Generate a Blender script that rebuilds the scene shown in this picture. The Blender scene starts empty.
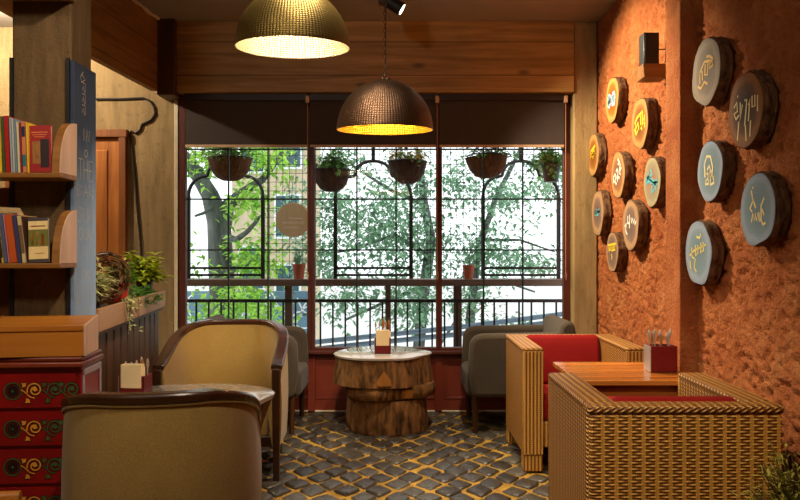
import bpy, bmesh, math, random
from mathutils import Vector, Matrix
R = math.radians
PI = math.pi
rnd = random.Random(7)
scene = bpy.context.scene
COL = scene.collection
F, HZ, CX, EYE = 740.0, 250.0, 400.0, 1.3


def at(px, py, d):
    """real place seen at photo pixel (px, py) when it stands d metres from the camera"""
    return Vector(((px - CX) * d / F, d, EYE - (py - HZ) * d / F))


# ---------------------------------------------------------------- materials
def lin(c):
    return tuple(((v / 255) / 12.92 if v / 255 <= .04045 else ((v / 255 + .055) / 1.055) ** 2.4) for v in c)


class NT:
    def __init__(self, name):
        self.m = bpy.data.materials.new(name)
        self.m.use_nodes = True
        self.t = self.m.node_tree
        self.b = self.t.nodes['Principled BSDF']
        self.tc = None

    def n(self, typ, **kw):
        nd = self.t.nodes.new(typ)
        for k, v in kw.items():
            setattr(nd, k, v)
        return nd

    def l(self, a, b):
        self.t.links.new(a, b)

    def coord(self, scale=(1, 1, 1), rot=(0, 0, 0), kind='Object'):
        if self.tc is None:
            self.tc = self.n('ShaderNodeTexCoord')
        mp = self.n('ShaderNodeMapping')
        mp.inputs['Scale'].default_value = scale
        mp.inputs['Rotation'].default_value = rot
        self.l(self.tc.outputs[kind], mp.inputs['Vector'])
        return mp.outputs['Vector']

    def noise(self, vec, scale=5, detail=4, rough=.55, dist=0):
        nd = self.n('ShaderNodeTexNoise')
        nd.inputs['Scale'].default_value = scale
        nd.inputs['Detail'].default_value = detail
        nd.inputs['Roughness'].default_value = rough
        nd.inputs['Distortion'].default_value = dist
        self.l(vec, nd.inputs['Vector'])
        return nd.outputs['Fac']

    def ramp(self, fac, stops):
        r = self.n('ShaderNodeValToRGB')
        e = r.color_ramp.elements
        while len(e) > 1:
            e.remove(e[-1])
        e[0].position = stops[0][0]
        e[0].color = (*stops[0][1], 1)
        for p, c in stops[1:]:
            q = e.new(p)
            q.color = (*c, 1)
        self.l(fac, r.inputs['Fac'])
        return r.outputs['Color']

    def mix(self, fac, a, b, mode='MIX'):
        nd = self.n('ShaderNodeMix', data_type='RGBA', blend_type=mode)
        ins = [s for s in nd.inputs if s.type == 'RGBA']
        f = nd.inputs[0]
        for s, v in ((f, fac), (ins[0], a), (ins[1], b)):
            if hasattr(v, 'is_linked') or hasattr(v, 'links'):
                self.l(v, s)
            elif s is f:
                s.default_value = v
            else:
                s.default_value = (*v, 1)
        return [o for o in nd.outputs if o.type == 'RGBA'][0]

    def math(self, op, a, b=None):
        nd = self.n('ShaderNodeMath', operation=op)
        for i, v in enumerate((a, b)):
            if v is None:
                continue
            if hasattr(v, 'links'):
                self.l(v, nd.inputs[i])
            else:
                nd.inputs[i].default_value = v
        return nd.outputs[0]

    def bump(self, h, strength=.4, dist=.01):
        nd = self.n('ShaderNodeBump')
        nd.inputs['Strength'].default_value = strength
        nd.inputs['Distance'].default_value = dist
        self.l(h, nd.inputs['Height'])
        self.l(nd.outputs['Normal'], self.b.inputs['Normal'])
        return nd

    def base(self, c):
        if hasattr(c, 'links'):
            self.l(c, self.b.inputs['Base Color'])
        else:
            self.b.inputs['Base Color'].default_value = (*c, 1)

    def set(self, rough=.6, metal=0, spec=.5, **kw):
        self.b.inputs['Roughness'].default_value = rough
        self.b.inputs['Metallic'].default_value = metal
        self.b.inputs['Specular IOR Level'].default_value = spec
        return self


def plain(name, c, rough=.6, metal=0, spec=.5, var=.12, scale=14, bump=.0, bscale=120, emit=None):
    t = NT(name).set(rough, metal, spec)
    c = lin(c)
    v = t.coord()
    n = t.noise(v, scale)
    t.base(t.ramp(n, [(.25, tuple(x * (1 - var) for x in c)), (.75, tuple(min(1, x * (1 + var)) for x in c))]))
    if bump:
        t.bump(t.noise(v, bscale, 3), bump, .004)
    if emit:
        t.b.inputs['Emission Color'].default_value = (*lin(emit[0]), 1)
        t.b.inputs['Emission Strength'].default_value = emit[1]
    return t.m


def wood(name, dark, light, axis='x', grain=22, rough=.5, spec=.4, plank=None, knots=0, bump=.15, gap=(40, 22, 10)):
    """grain runs along axis; plank = (axis letter across, width) draws board seams"""
    t = NT(name).set(rough, 0, spec)
    sc = {'x': (.9, grain, grain), 'y': (grain, .9, grain), 'z': (grain, grain, .9)}[axis]
    v = t.coord(sc)
    n1 = t.noise(v, 1.0, 6, .6, .6)
    v2 = t.coord((1, 1, 1))
    n2 = t.noise(v2, 3.0, 3)
    d, l = lin(dark), lin(light)
    c = t.ramp(n1, [(.3, d), (.5, tuple((a + b) / 2 for a, b in zip(d, l))), (.68, l)])
    c = t.mix(t.math('MULTIPLY', n2, .5), c, tuple(x * .55 for x in d), 'MIX')
    if knots:
        kv = t.coord({'x': (1.8, .01, 4.5), 'z': (4.5, .01, 1.6), 'y': (.01, 1.8, 4.5)}[axis])
        vo = t.n('ShaderNodeTexVoronoi', feature='F1')
        vo.inputs['Scale'].default_value = knots
        t.l(kv, vo.inputs['Vector'])
        k = t.ramp(vo.outputs['Distance'], [(.06, (1, 1, 1)), (.13, (0, 0, 0))])
        c = t.mix(t.math('MULTIPLY', k, .7), c, tuple(x * .35 for x in d))
    h = n1
    if plank:
        sx = t.n('ShaderNodeSeparateXYZ')
        t.l(v2, sx.inputs[0])
        q = sx.outputs['xyz'.index(plank[0])]
        q = t.math('FRACT', t.math('ADD', t.math('DIVIDE', q, plank[1]), plank[2] if len(plank) > 2 else .0))
        edge = t.math('LESS_THAN', t.math('ABSOLUTE', t.math('SUBTRACT', q, .5)), .012 * .2 / plank[1])
        c = t.mix(edge, c, lin(gap))
    t.base(c)
    t.bump(h, bump, .003)
    return t.m


def fabric(name, c, rough=.9, bump=.25, var=.18, sheen=.2):
    t = NT(name).set(rough, 0, .2)
    c = lin(c)
    v = t.coord()
    n = t.noise(v, 9, 5)
    n2 = t.noise(v, 240, 2)
    col = t.ramp(n, [(.3, tuple(x * (1 - var) for x in c)), (.7, tuple(x * (1 + var) for x in c))])
    col = t.mix(.35, col, t.ramp(n2, [(.35, tuple(x * .55 for x in c)), (.65, tuple(min(1, x * 1.4) for x in c))]))
    t.base(col)
    t.b.inputs['Sheen Weight'].default_value = sheen
    t.b.inputs['Sheen Roughness'].default_value = .5
    t.bump(n2, bump, .002)
    return t.m


def weave_vec(t):
    g = t.coord()
    s = t.n('ShaderNodeSeparateXYZ')
    t.l(g, s.inputs[0])
    nm = t.tc.outputs['Normal']
    ns = t.n('ShaderNodeSeparateXYZ')
    t.l(nm, ns.inputs[0])
    top = t.math('GREATER_THAN', t.math('ABSOLUTE', ns.outputs[2]), .7)
    u = t.math('ADD', s.outputs[0], t.math('MULTIPLY', s.outputs[1], t.math('SUBTRACT', 1, top)))
    vv = t.math('ADD', t.math('MULTIPLY', s.outputs[2], t.math('SUBTRACT', 1, top)), t.math('MULTIPLY', s.outputs[1], top))
    c = t.n('ShaderNodeCombineXYZ')
    t.l(u, c.inputs[0])
    t.l(vv, c.inputs[1])
    return c.outputs[0], u, vv


def rattan(name, mode):
    t = NT(name).set(.55, 0, .35)
    vec, u, vv = weave_vec(t)
    hi, mid, lo, gap = lin((234, 184, 98)), lin((204, 144, 58)), lin((154, 94, 30)), lin((84, 42, 14))
    big = t.noise(t.coord(), 5, 3)
    if mode == 'weave':       # horizontal strands over upright stakes
        P, Q = .050, .0115
        fu = t.math('FRACT', t.math('DIVIDE', u, P))
        row = t.math('FLOOR', t.math('DIVIDE', vv, Q))
        par = t.math('MODULO', t.math('ABSOLUTE', row), 2)
        ph = t.math('MULTIPLY', par, 3.14159)
        sw = t.math('SINE', t.math('ADD', t.math('MULTIPLY', u, 2 * PI / P), ph))
        rowp = t.math('SINE', t.math('MULTIPLY', t.math('FRACT', t.math('DIVIDE', vv, Q)), PI))
        stake = t.math('LESS_THAN', t.math('ABSOLUTE', t.math('SUBTRACT', fu, .5)), .16)
        h = t.math('MULTIPLY', rowp, t.math('ADD', .62, t.math('MULTIPLY', sw, .38)))
        h = t.math('MAXIMUM', h, t.math('MULTIPLY', stake, .62))
    elif mode == 'twill':     # slanting strands
        w = t.math('SINE', t.math('ADD', t.math('MULTIPLY', vv, 2 * PI / .016), t.math('MULTIPLY', u, 2 * PI / .030)))
        w2 = t.math('SINE', t.math('MULTIPLY', u, 2 * PI / .030))
        h = t.math('MULTIPLY', t.math('ADD', .5, t.math('MULTIPLY', w, .5)), t.math('ADD', .6, t.math('MULTIPLY', w2, .4)))
    else:                     # upright canes
        w = t.math('ABSOLUTE', t.math('SINE', t.math('MULTIPLY', u, PI / .021)))
        w3 = t.math('SINE', t.math('MULTIPLY', vv, 2 * PI / .011))
        h = t.math('MULTIPLY', w, t.math('ADD', .85, t.math('MULTIPLY', w3, .15)))
    col = t.ramp(h, [(.12, gap), (.34, lo), (.62, mid), (.95, hi)])
    col = t.mix(t.math('MULTIPLY', big, .45), col, tuple(x * .5 for x in mid), 'MIX')
    t.base(col)
    t.bump(h, .8, .006)
    return t.m


def stucco():
    t = NT('orange_clay_plaster').set(.85, 0, .2)
    v = t.coord()
    n = t.noise(v, 6, 6, .65)
    n2 = t.noise(v, 55, 5, .7)
    vo = t.n('ShaderNodeTexVoronoi', feature='F1')
    vo.inputs['Scale'].default_value = 30
    vo.inputs['Randomness'].default_value = 1
    t.l(v, vo.inputs['Vector'])
    pit = t.ramp(vo.outputs['Distance'], [(.12, (0, 0, 0)), (.32, (1, 1, 1))])
    h = t.math('ADD', t.math('MULTIPLY', n2, .9), t.math('MULTIPLY', pit, .16))
    c = t.ramp(n, [(.3, lin((182, 98, 52))), (.55, lin((208, 126, 70))), (.75, lin((228, 156, 96)))])
    c = t.mix(t.math('MULTIPLY', t.math('SUBTRACT', 1, n2), .45), c, lin((128, 54, 24)))
    t.base(c)
    t.bump(h, 1.0, .03)
    return t.m


def concrete(name, c, dark=.6, mott=.5):
    t = NT(name).set(.85, 0, .2)
    c = lin(c)
    v = t.coord((7, 7, 1.0))
    n = t.noise(v, 2.2, 6, .65)
    n2 = t.noise(t.coord(), 3.2, 5, .6)
    n3 = t.noise(t.coord(), 60, 4, .6)
    col = t.ramp(n, [(.3, tuple(x * dark for x in c)), (.6, c), (.8, tuple(min(1, x * 1.2) for x in c))])
    col = t.mix(t.math('MULTIPLY', t.math('SUBTRACT', 1, n2), mott), col, tuple(x * .45 for x in c))
    spots = t.ramp(t.noise(t.coord(), 17, 5, .7), [(.3, (1, 1, 1)), (.42, (0, 0, 0))])
    col = t.mix(t.math('MULTIPLY', spots, mott), col, tuple(x * .4 for x in c))
    t.base(col)
    t.bump(t.math('ADD', n3, n), .5, .01)
    return t.m


def leafm(name, a, b, tr=.35, scale=3):
    t = NT(name).set(.55, 0, .3)
    v = t.coord()
    n = t.noise(v, scale, 4)
    geo = t.n('ShaderNodeNewGeometry')
    c = t.ramp(n, [(.3, lin(a)), (.7, lin(b))])
    rp = t.ramp(geo.outputs['Random Per Island'], [(0, (.55, .55, .55)), (1, (1.25, 1.25, 1.25))])
    c = t.mix(1.0, c, rp, 'MULTIPLY')
    t.base(c)
    tl = t.n('ShaderNodeBsdfTranslucent')
    t.l(c, tl.inputs['Color'])
    mx = t.n('ShaderNodeMixShader')
    mx.inputs[0].default_value = tr
    out = t.t.nodes['Material Output']
    t.l(t.b.outputs[0], mx.inputs[1])
    t.l(tl.outputs[0], mx.inputs[2])
    t.l(mx.outputs[0], out.inputs['Surface'])
    return t.m


def bark(name, a, b, scale=9):
    t = NT(name).set(.85, 0, .2)
    v = t.coord((1, 1, .22))
    n = t.noise(v, scale * 2.2, 6, .65, .4)
    n2 = t.noise(t.coord(), 7, 3)
    c = t.ramp(n, [(.32, lin(a)), (.66, lin(b))])
    c = t.mix(t.math('MULTIPLY', n2, .4), c, lin(a))
    t.base(c)
    t.bump(n, .9, .02)
    return t.m


def hammered(name, c, rough, emit=None):
    t = NT(name).set(rough, .9, .5)
    g = t.coord(kind='UV', scale=(1, 1, 1))
    s = t.n('ShaderNodeSeparateXYZ')
    t.l(g, s.inputs[0])
    a = t.math('ABSOLUTE', t.math('SINE', t.math('MULTIPLY', s.outputs[0], PI * 110)))
    b = t.math('ABSOLUTE', t.math('SINE', t.math('MULTIPLY', s.outputs[1], PI * 44)))
    h = t.math('POWER', t.math('MULTIPLY', a, b), .5)
    c = lin(c)
    t.base(t.ramp(h, [(.1, tuple(x * .45 for x in c)), (.6, c), (1, tuple(min(1, x * 1.3) for x in c))]))
    t.bump(h, .35, .006)
    return t.m


def disc_face(name, rim, heart, heart2):
    """sawn log face: pale sapwood ring round a darker heart, rings about the disc's own axis"""
    t = NT(name).set(.6, 0, .3)
    v = t.coord()
    wob = t.noise(v, 9, 4)
    s = t.n('ShaderNodeSeparateXYZ')
    t.l(v, s.inputs[0])
    r = t.math('SQRT', t.math('ADD', t.math('MULTIPLY', s.outputs[1], s.outputs[1]), t.math('MULTIPLY', s.outputs[2], s.outputs[2])))
    r = t.math('ADD', r, t.math('MULTIPLY', t.math('SUBTRACT', wob, .5), .05))
    c = t.ramp(t.math('MULTIPLY', r, 6.3), [(.3, lin(heart)), (.66, lin(heart2)), (.82, lin(rim)), (.98, tuple(x * .8 for x in lin(rim)))])
    rings = t.math('SINE', t.math('MULTIPLY', r, 520))
    c = t.mix(t.math('MULTIPLY', t.math('ADD', rings, 1), .07), c, lin((50, 30, 15)))
    t.base(c)
    t.bump(wob, .2, .004)
    return t.m


def glassm():
    t = NT('window_glass')
    t.t.nodes.remove(t.b)
    tr = t.n('ShaderNodeBsdfTransparent')
    tr.inputs[0].default_value = (.97, .985, .98, 1)
    gl = t.n('ShaderNodeBsdfGlossy')
    gl.inputs['Roughness'].default_value = .02
    fr = t.n('ShaderNodeFresnel')
    fr.inputs['IOR'].default_value = 1.35
    mx = t.n('ShaderNodeMixShader')
    t.l(fr.outputs[0], mx.inputs[0])
    t.l(tr.outputs[0], mx.inputs[1])
    t.l(gl.outputs[0], mx.inputs[2])
    t.l(mx.outputs[0], t.t.nodes['Material Output'].inputs['Surface'])
    return t.m


MT = dict(
    stucco=stucco(),
    ceil=plain('taupe_ceiling_paint', (150, 140, 128), .8, var=.06, scale=3, bump=.1),
    plaster=concrete('old_lime_plaster', (158, 132, 92)),
    pillar=concrete('dark_concrete', (122, 94, 60), dark=.45, mott=.7),
    column=concrete('pale_concrete', (178, 148, 100)),
    beam=wood('pine_beam', (132, 96, 46), (208, 162, 94), 'x', 16, plank=('z', .26, .25), knots=1.0),
    beam_y=wood('dark_pine_beam', (116, 80, 36), (178, 130, 68), 'y', 16, plank=('z', .28, .25), knots=1.0),
    post=wood('dark_post', (60, 38, 20), (96, 62, 34), 'z', 18),
    redwood=plain('red_brown_painted_wood', (84, 34, 22), .45, var=.2, scale=6),
    panelred=plain('red_brown_wall_paint', (122, 48, 30), .4, var=.12, scale=5),
    darkframe=plain('dark_bronze_frame', (40, 26, 24), .5),
    muntin=plain('slate_green_metal', (38, 44, 44), .5),
    black=plain('black_iron', (24, 22, 22), .5, var=.2),
    blackp=plain('black_plastic', (16, 14, 14), .4),
    blind=fabric('dark_blind_cloth', (68, 58, 52), var=.05, bump=.08),
    pale=plain('pale_rail', (196, 160, 124), .5),
    cord=plain('tan_cord', (170, 116, 84), .7),
    trim=plain('cream_trim', (206, 190, 160), .6),
    door=wood('teak_door', (140, 76, 24), (206, 130, 56), 'z', 12, knots=.7),
    doorframe=wood('teak_door_frame', (112, 62, 22), (160, 96, 40), 'z', 18),
    stone=None, grout=None,
    glass=glassm(),
    tub=fabric('olive_gold_velvet', (160, 128, 66), var=.1),
    darkwood=wood('mahogany', (46, 24, 14), (84, 48, 30), 'z', 18, rough=.28, spec=.6),
    darkrail=wood('mahogany_rail', (48, 25, 14), (88, 50, 30), 'x', 18, rough=.25, spec=.6),
    grey=fabric('charcoal_upholstery', (74, 64, 52), var=.1, sheen=.08),
    legwood=wood('brown_leg_wood', (52, 30, 16), (88, 54, 28), 'z', 18, rough=.35),
    weave=rattan('woven_rattan', 'weave'),
    twill=rattan('twill_rattan', 'twill'),
    cane=rattan('upright_cane', 'cane'),
    red=fabric('red_cushion_cloth', (130, 14, 10), var=.1, sheen=.03),
    table=wood('honey_table_wood', (150, 80, 26), (206, 126, 52), 'x', 16, rough=.22, spec=.6, plank=('y', .128, .2)),
    tabley=wood('honey_apron_wood', (130, 66, 22), (180, 102, 42), 'x', 16, rough=.3),
    maroon=plain('maroon_board', (110, 14, 16), .45),
    paper=plain('cream_napkin', (246, 218, 166), .8, var=.04),
    steel=plain('steel', (215, 212, 206), .35, .8),
    spoonwood=wood('spoon_wood', (150, 92, 40), (206, 148, 78), 'z', 30),
    bark=bark('stump_bark', (44, 26, 12), (166, 116, 66), 11),
    barkdark=bark('disc_bark', (40, 24, 14), (150, 110, 76), 17),
    cutwood=wood('bare_cut_wood', (140, 84, 30), (190, 124, 50), 'z', 12),
    stumptop=plain('lacquered_log_top', (196, 184, 172), .1, spec=.8, var=.15, scale=8),
    chest=plain('red_lacquer', (132, 10, 12), .35, var=.25, scale=5),
    chestdark=plain('dark_red_lacquer', (70, 22, 14), .3, var=.2),
    chestrim=wood('chest_top_wood', (96, 34, 18), (140, 58, 30), 'x', 18, rough=.35),
    gold=plain('ochre_paint', (214, 140, 40), .5, var=.25),
    pgreen=plain('green_paint', (70, 84, 40), .5, var=.25),
    pblack=plain('black_paint', (22, 10, 8), .5),
    silver=plain('beaded_silver', (176, 160, 166), .35, .4, var=.3, scale=200),
    boxwood=wood('pine_box', (176, 100, 30), (216, 142, 54), 'x', 14, knots=.6, rough=.4),
    shelf=wood('shelf_pine', (130, 80, 30), (178, 120, 54), 'x', 16),
    bracket=wood('pale_ply', (206, 160, 128), (236, 198, 168), 'z', 12),
    cabinet=wood('brown_cabinet_wood', (92, 48, 18), (142, 84, 34), 'z', 16),
    board=None,
    chalk=plain('chalk', (186, 172, 150), .9),
    planter=wood('planter_wood', (160, 112, 70), (206, 158, 110), 'y', 14),
    slat=wood('dark_slat_wood', (62, 38, 18), (116, 74, 38), 'z', 18),
    terra=plain('terracotta', (176, 88, 58), .75, var=.15),
    redpot=plain('red_plastic_pot', (172, 44, 30), .5),
    darkpot=plain('dark_pot', (36, 34, 36), .5),
    soil=plain('soil', (40, 28, 18), .95, bump=.5),
    coir=bark('coir_basket', (70, 40, 20), (140, 88, 44), 12),
    coirdark=bark('dark_coir', (58, 36, 28), (104, 70, 54), 12),
    straw=leafm('yellow_straw', (226, 170, 40), (250, 210, 80), .55),
    brass=hammered('hammered_brass', (112, 92, 46), .42),
    bronze=hammered('hammered_bronze', (84, 62, 46), .42),
    silverin=hammered('hammered_silver_lining', (235, 215, 180), .4),
    goldin=hammered('hammered_gold_lining', (250, 190, 60), .4),
    bulb=plain('warm_bulb', (255, 240, 210), .5, emit=((255, 214, 150), 14)),
    lens=plain('spot_lens', (255, 246, 225), .5, emit=((255, 236, 200), 14)),
    railwood=wood('balcony_rail_wood', (96, 72, 60), (136, 108, 92), 'x', 14),
    deck=concrete('balcony_concrete', (150, 145, 138)),
    trunk=bark('tree_bark', (60, 66, 64), (118, 122, 116), 5),
    leaf_bright=leafm('bright_leaf', (110, 175, 60), (190, 230, 100), .6),
    leaf_dark=leafm('deep_leaf', (92, 136, 102), (156, 194, 158), .55),
    leaf_mid=leafm('mid_leaf', (70, 120, 48), (128, 176, 76), .55),
    leaf_lime=leafm('lime_leaf', (150, 170, 24), (206, 214, 60), .4),
    leaf_cream=leafm('variegated_leaf', (130, 140, 70), (222, 214, 150), .3, 40),
    leaf_olive=leafm('olive_leaf', (130, 126, 44), (210, 194, 86), .3),
    stem=plain('brown_stem', (80, 66, 34), .7),
    mural=plain('blue_grey_wall_paint', (92, 122, 140), .8, var=.2, scale=2),
    white=plain('white_paint', (225, 228, 228), .7, var=.05),
    house=concrete('beige_house_wall', (214, 196, 164), dark=.85),
    housewin=plain('dark_house_window', (52, 84, 88), .2),
    road=plain('pale_road', (205, 205, 202), .9, var=.08, scale=.6),
    sign=bark('tan_round_board', (206, 172, 130), (236, 204, 160), 2),
    signink=plain('sign_lettering', (250, 236, 210), .8),
    cable=plain('dark_cable', (30, 24, 18), .7),
    bluecable=plain('grey_blue_pipe', (96, 116, 130), .6),
)


def floor_mats():
    t = NT('dark_cobble').set(.35, 0, .6)
    v = t.coord()
    n = t.noise(v, 16, 5, .65)
    geo = t.n('ShaderNodeNewGeometry')
    c = t.ramp(geo.outputs['Random Per Island'], [(0, lin((36, 36, 36))), (.5, lin((60, 58, 54))), (1, lin((84, 80, 70)))])
    c = t.mix(t.math('MULTIPLY', n, .5), c, lin((84, 66, 40)))
    t.base(c)
    t.l(t.ramp(n, [(.3, (.2, .2, .2)), (.7, (.6, .6, .6))]), t.b.inputs['Roughness'])
    t.bump(t.noise(v, 40, 4, .6), .5, .012)
    g = NT('ochre_grout').set(.9, 0, .2)
    v = g.coord()
    n = g.noise(v, 10, 5)
    g.base(g.ramp(n, [(.3, lin((128, 94, 36))), (.7, lin((196, 152, 66)))]))
    g.bump(g.noise(v, 90, 4), .5, .01)
    return t.m, g.m


MT['stone'], MT['grout'] = floor_mats()


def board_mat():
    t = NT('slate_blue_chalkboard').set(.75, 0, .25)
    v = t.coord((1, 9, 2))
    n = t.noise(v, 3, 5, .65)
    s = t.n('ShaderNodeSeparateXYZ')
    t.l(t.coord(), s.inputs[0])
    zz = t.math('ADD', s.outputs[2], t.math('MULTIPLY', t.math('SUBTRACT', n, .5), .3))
    # window light on the lower board, painted into the colour
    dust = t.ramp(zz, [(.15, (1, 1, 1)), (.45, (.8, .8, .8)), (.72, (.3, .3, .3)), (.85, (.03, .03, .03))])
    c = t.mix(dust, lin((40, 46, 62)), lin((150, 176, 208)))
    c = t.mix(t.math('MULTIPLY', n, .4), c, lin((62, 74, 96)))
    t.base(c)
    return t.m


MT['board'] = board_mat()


# ---------------------------------------------------------------- mesh builder
class MB:
    def __init__(self):
        self.v, self.f, self.mi, self.uv = [], [], [], {}
        self.M = Matrix.Identity(4)

    def add(self, vs, fs, mi=0, uvs=None):
        o = len(self.v)
        for p in vs:
            self.v.append(tuple(self.M @ Vector(p)))
        for k, f in enumerate(fs):
            if uvs:
                self.uv[len(self.f)] = uvs[k]
            self.f.append(tuple(i + o for i in f))
            self.mi.append(mi)
        return self

    def box(self, x0, x1, y0, y1, z0, z1, mi=0, taper=1.0):
        cx, cy = (x0 + x1) / 2, (y0 + y1) / 2
        vs = []
        for z, k in ((z0, taper), (z1, 1)):
            for x, y in ((x0, y0), (x1, y0), (x1, y1), (x0, y1)):
                vs.append((cx + (x - cx) * k, cy + (y - cy) * k, z))
        return self.add(vs, [(3, 2, 1, 0), (4, 5, 6, 7), (0, 1, 5, 4), (1, 2, 6, 5), (2, 3, 7, 6), (3, 0, 4, 7)], mi)

    def tube(self, pts, r, seg=8, mi=0, caps=True):
        pts = [Vector(p) for p in pts]
        n = len(pts)
        rs = r if isinstance(r, (list, tuple)) else [r] * n
        vs, fs = [], []
        prev = None
        for i, p in enumerate(pts):
            t = (pts[min(i + 1, n - 1)] - pts[max(i - 1, 0)]).normalized()
            if prev is None:
                a = Vector((0, 0, 1)) if abs(t.z) < .9 else Vector((1, 0, 0))
                u = t.cross(a).normalized()
            else:
                u = (prev - t * prev.dot(t)).normalized()
            prev = u
            w = t.cross(u)
            for k in range(seg):
                an = 2 * PI * k / seg
                vs.append(p + (u * math.cos(an) + w * math.sin(an)) * rs[i])
        for i in range(n - 1):
            for k in range(seg):
                k2 = (k + 1) % seg
                fs.append((i * seg + k, i * seg + k2, (i + 1) * seg + k2, (i + 1) * seg + k))
        if caps:
            fs.append(tuple(range(seg - 1, -1, -1)))
            fs.append(tuple((n - 1) * seg + k for k in range(seg)))
        return self.add(vs, fs, mi)

    def lathe(self, prof, seg=24, c=(0, 0, 0), mi=0, sy=1.0, wob=None, cap0=False, cap1=False):
        vs, fs, uvs = [], [], []
        n = len(prof)
        for i, (r, z) in enumerate(prof):
            for k in range(seg):
                a = 2 * PI * k / seg
                q = r * (wob(a, i) if wob else 1)
                vs.append((c[0] + q * math.cos(a), c[1] + q * math.sin(a) * sy, c[2] + z))
        for i in range(n - 1):
            for k in range(seg):
                k2 = (k + 1) % seg
                fs.append((i * seg + k, i * seg + k2, (i + 1) * seg + k2, (i + 1) * seg + k))
                u0, u1 = k / seg, (k + 1) / seg
                v0, v1 = i / (n - 1), (i + 1) / (n - 1)
                uvs.append(((u0, v0), (u1, v0), (u1, v1), (u0, v1)))
        if cap0:
            fs.append(tuple(range(seg - 1, -1, -1)))
            uvs.append(tuple((0, 0) for _ in range(seg)))
        if cap1:
            fs.append(tuple((n - 1) * seg + k for k in range(seg)))
            uvs.append(tuple((0, 0) for _ in range(seg)))
        return self.add(vs, fs, mi, uvs)

    def prism(self, poly, fn, t0, t1, mi=0):
        """poly in 2D, fn(u, v, t) -> point; solid between t0 and t1"""
        n = len(poly)
        vs = [fn(u, v, t0) for u, v in poly] + [fn(u, v, t1) for u, v in poly]
        fs = [tuple(range(n - 1, -1, -1)), tuple(range(n, 2 * n))]
        fs += [(i, (i + 1) % n, n + (i + 1) % n, n + i) for i in range(n)]
        return self.add(vs, fs, mi)

    def leaf(self, p, d, nrm, ln, w, mi=0, fold=.15):
        p, d, nrm = Vector(p), Vector(d).normalized(), Vector(nrm)
        s = d.cross(nrm)
        if s.length < 1e-4:
            s = d.orthogonal()
        s.normalize()
        nn = s.cross(d)
        m = p + d * ln * .45
        self.add([p, m + s * w / 2 + nn * w * fold, p + d * ln - nn * ln * .12, m - s * w / 2 + nn * w * fold, m], [(0, 1, 4), (1, 2, 4), (2, 3, 4), (3, 0, 4)], mi)
        return self

    def ribbon(self, pts, w, fn, mi=0, lift=.0):
        """flat painted stroke: 2D polyline widened by w and mapped with fn(u, v, lift)"""
        n = len(pts)
        L = []
        for i in range(n):
            a, b = Vector(pts[max(i - 1, 0)]), Vector(pts[min(i + 1, n - 1)])
            t = (b - a)
            t = t.normalized() if t.length > 1e-9 else Vector((1, 0))
            q = Vector((-t.y, t.x)) * w / 2
            p = Vector(pts[i])
            L.append((p + q, p - q))
        vs = []
        for a, b in L:
            vs += [fn(a.x, a.y, lift), fn(b.x, b.y, lift)]
        fs = [(2 * i, 2 * i + 1, 2 * i + 3, 2 * i + 2) for i in range(n - 1)]
        return self.add(vs, fs, mi)

    def build(self, name, mats, parent=None, bevel=0, seg=2, smooth=True, angle=38, sub=0, loc=None):
        me = bpy.data.meshes.new(name)
        me.from_pydata(self.v, [], self.f)
        for m in (mats if isinstance(mats, (list, tuple)) else [mats]):
            me.materials.append(MT[m] if isinstance(m, str) else m)
        me.polygons.foreach_set('material_index', self.mi)
        if self.uv:
            ul = me.uv_layers.new(name='UVMap')
            for fi, uv in self.uv.items():
                for li, c in zip(me.polygons[fi].loop_indices, uv):
                    ul.data[li].uv = c
        bm = bmesh.new()
        bm.from_mesh(me)
        if self.uv == {} and len(self.f) < 60000 and not getattr(self, 'loose', False):
            bmesh.ops.recalc_face_normals(bm, faces=bm.faces)
        bm.to_mesh(me)
        bm.free()
        if smooth:
            me.polygons.foreach_set('use_smooth', [True] * len(me.polygons))
            me.set_sharp_from_angle(angle=R(angle))
        o = bpy.data.objects.new(name, me)
        COL.objects.link(o)
        if parent is not None:
            o.parent = parent
        if loc is not None:
            o.location = loc
        if bevel:
            b = o.modifiers.new('bevel', 'BEVEL')
            b.width = bevel
            b.segments = seg
            b.limit_method = 'ANGLE'
            b.angle_limit = R(40)
            b.harden_normals = False
        if sub:
            s = o.modifiers.new('subsurf', 'SUBSURF')
            s.levels = s.render_levels = sub
        return o


def tag(o, label=None, cat=None, group=None, kind=None):
    for k, v in (('label', label), ('category', cat), ('group', group), ('kind', kind)):
        if v:
            o[k] = v
    return o


def thing(name, label, cat, loc=(0, 0, 0), rz=0, group=None):
    o = bpy.data.objects.new(name, None)
    o.empty_display_size = .1
    COL.objects.link(o)
    o.location = loc
    o.rotation_euler = (0, 0, rz)
    return tag(o, label, cat, group)


def struct(o):
    return tag(o, kind='structure')


def dup(root, loc, rz=None, label=None, group=None):
    def cp(o, par):
        c = o.copy()
        COL.objects.link(c)
        if par is not None:
            c.parent = par
        for ch in list(o.children):
            cp(ch, c)
        return c
    r = cp(root, None)
    r.location = loc
    if rz is not None:
        r.rotation_euler = (0, 0, rz)
    return tag(r, label, None, group)


def arc(cx, cy, rx, ry, a0, a1, n=10):
    return [(cx + rx * math.cos(R(a0 + (a1 - a0) * i / n)), cy + ry * math.sin(R(a0 + (a1 - a0) * i / n))) for i in range(n + 1)]
# ================================================================ SETTING
WX = 1.55                      # right wall
BY = 5.92                      # plane of the window wall
CEIL = 3.09


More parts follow.
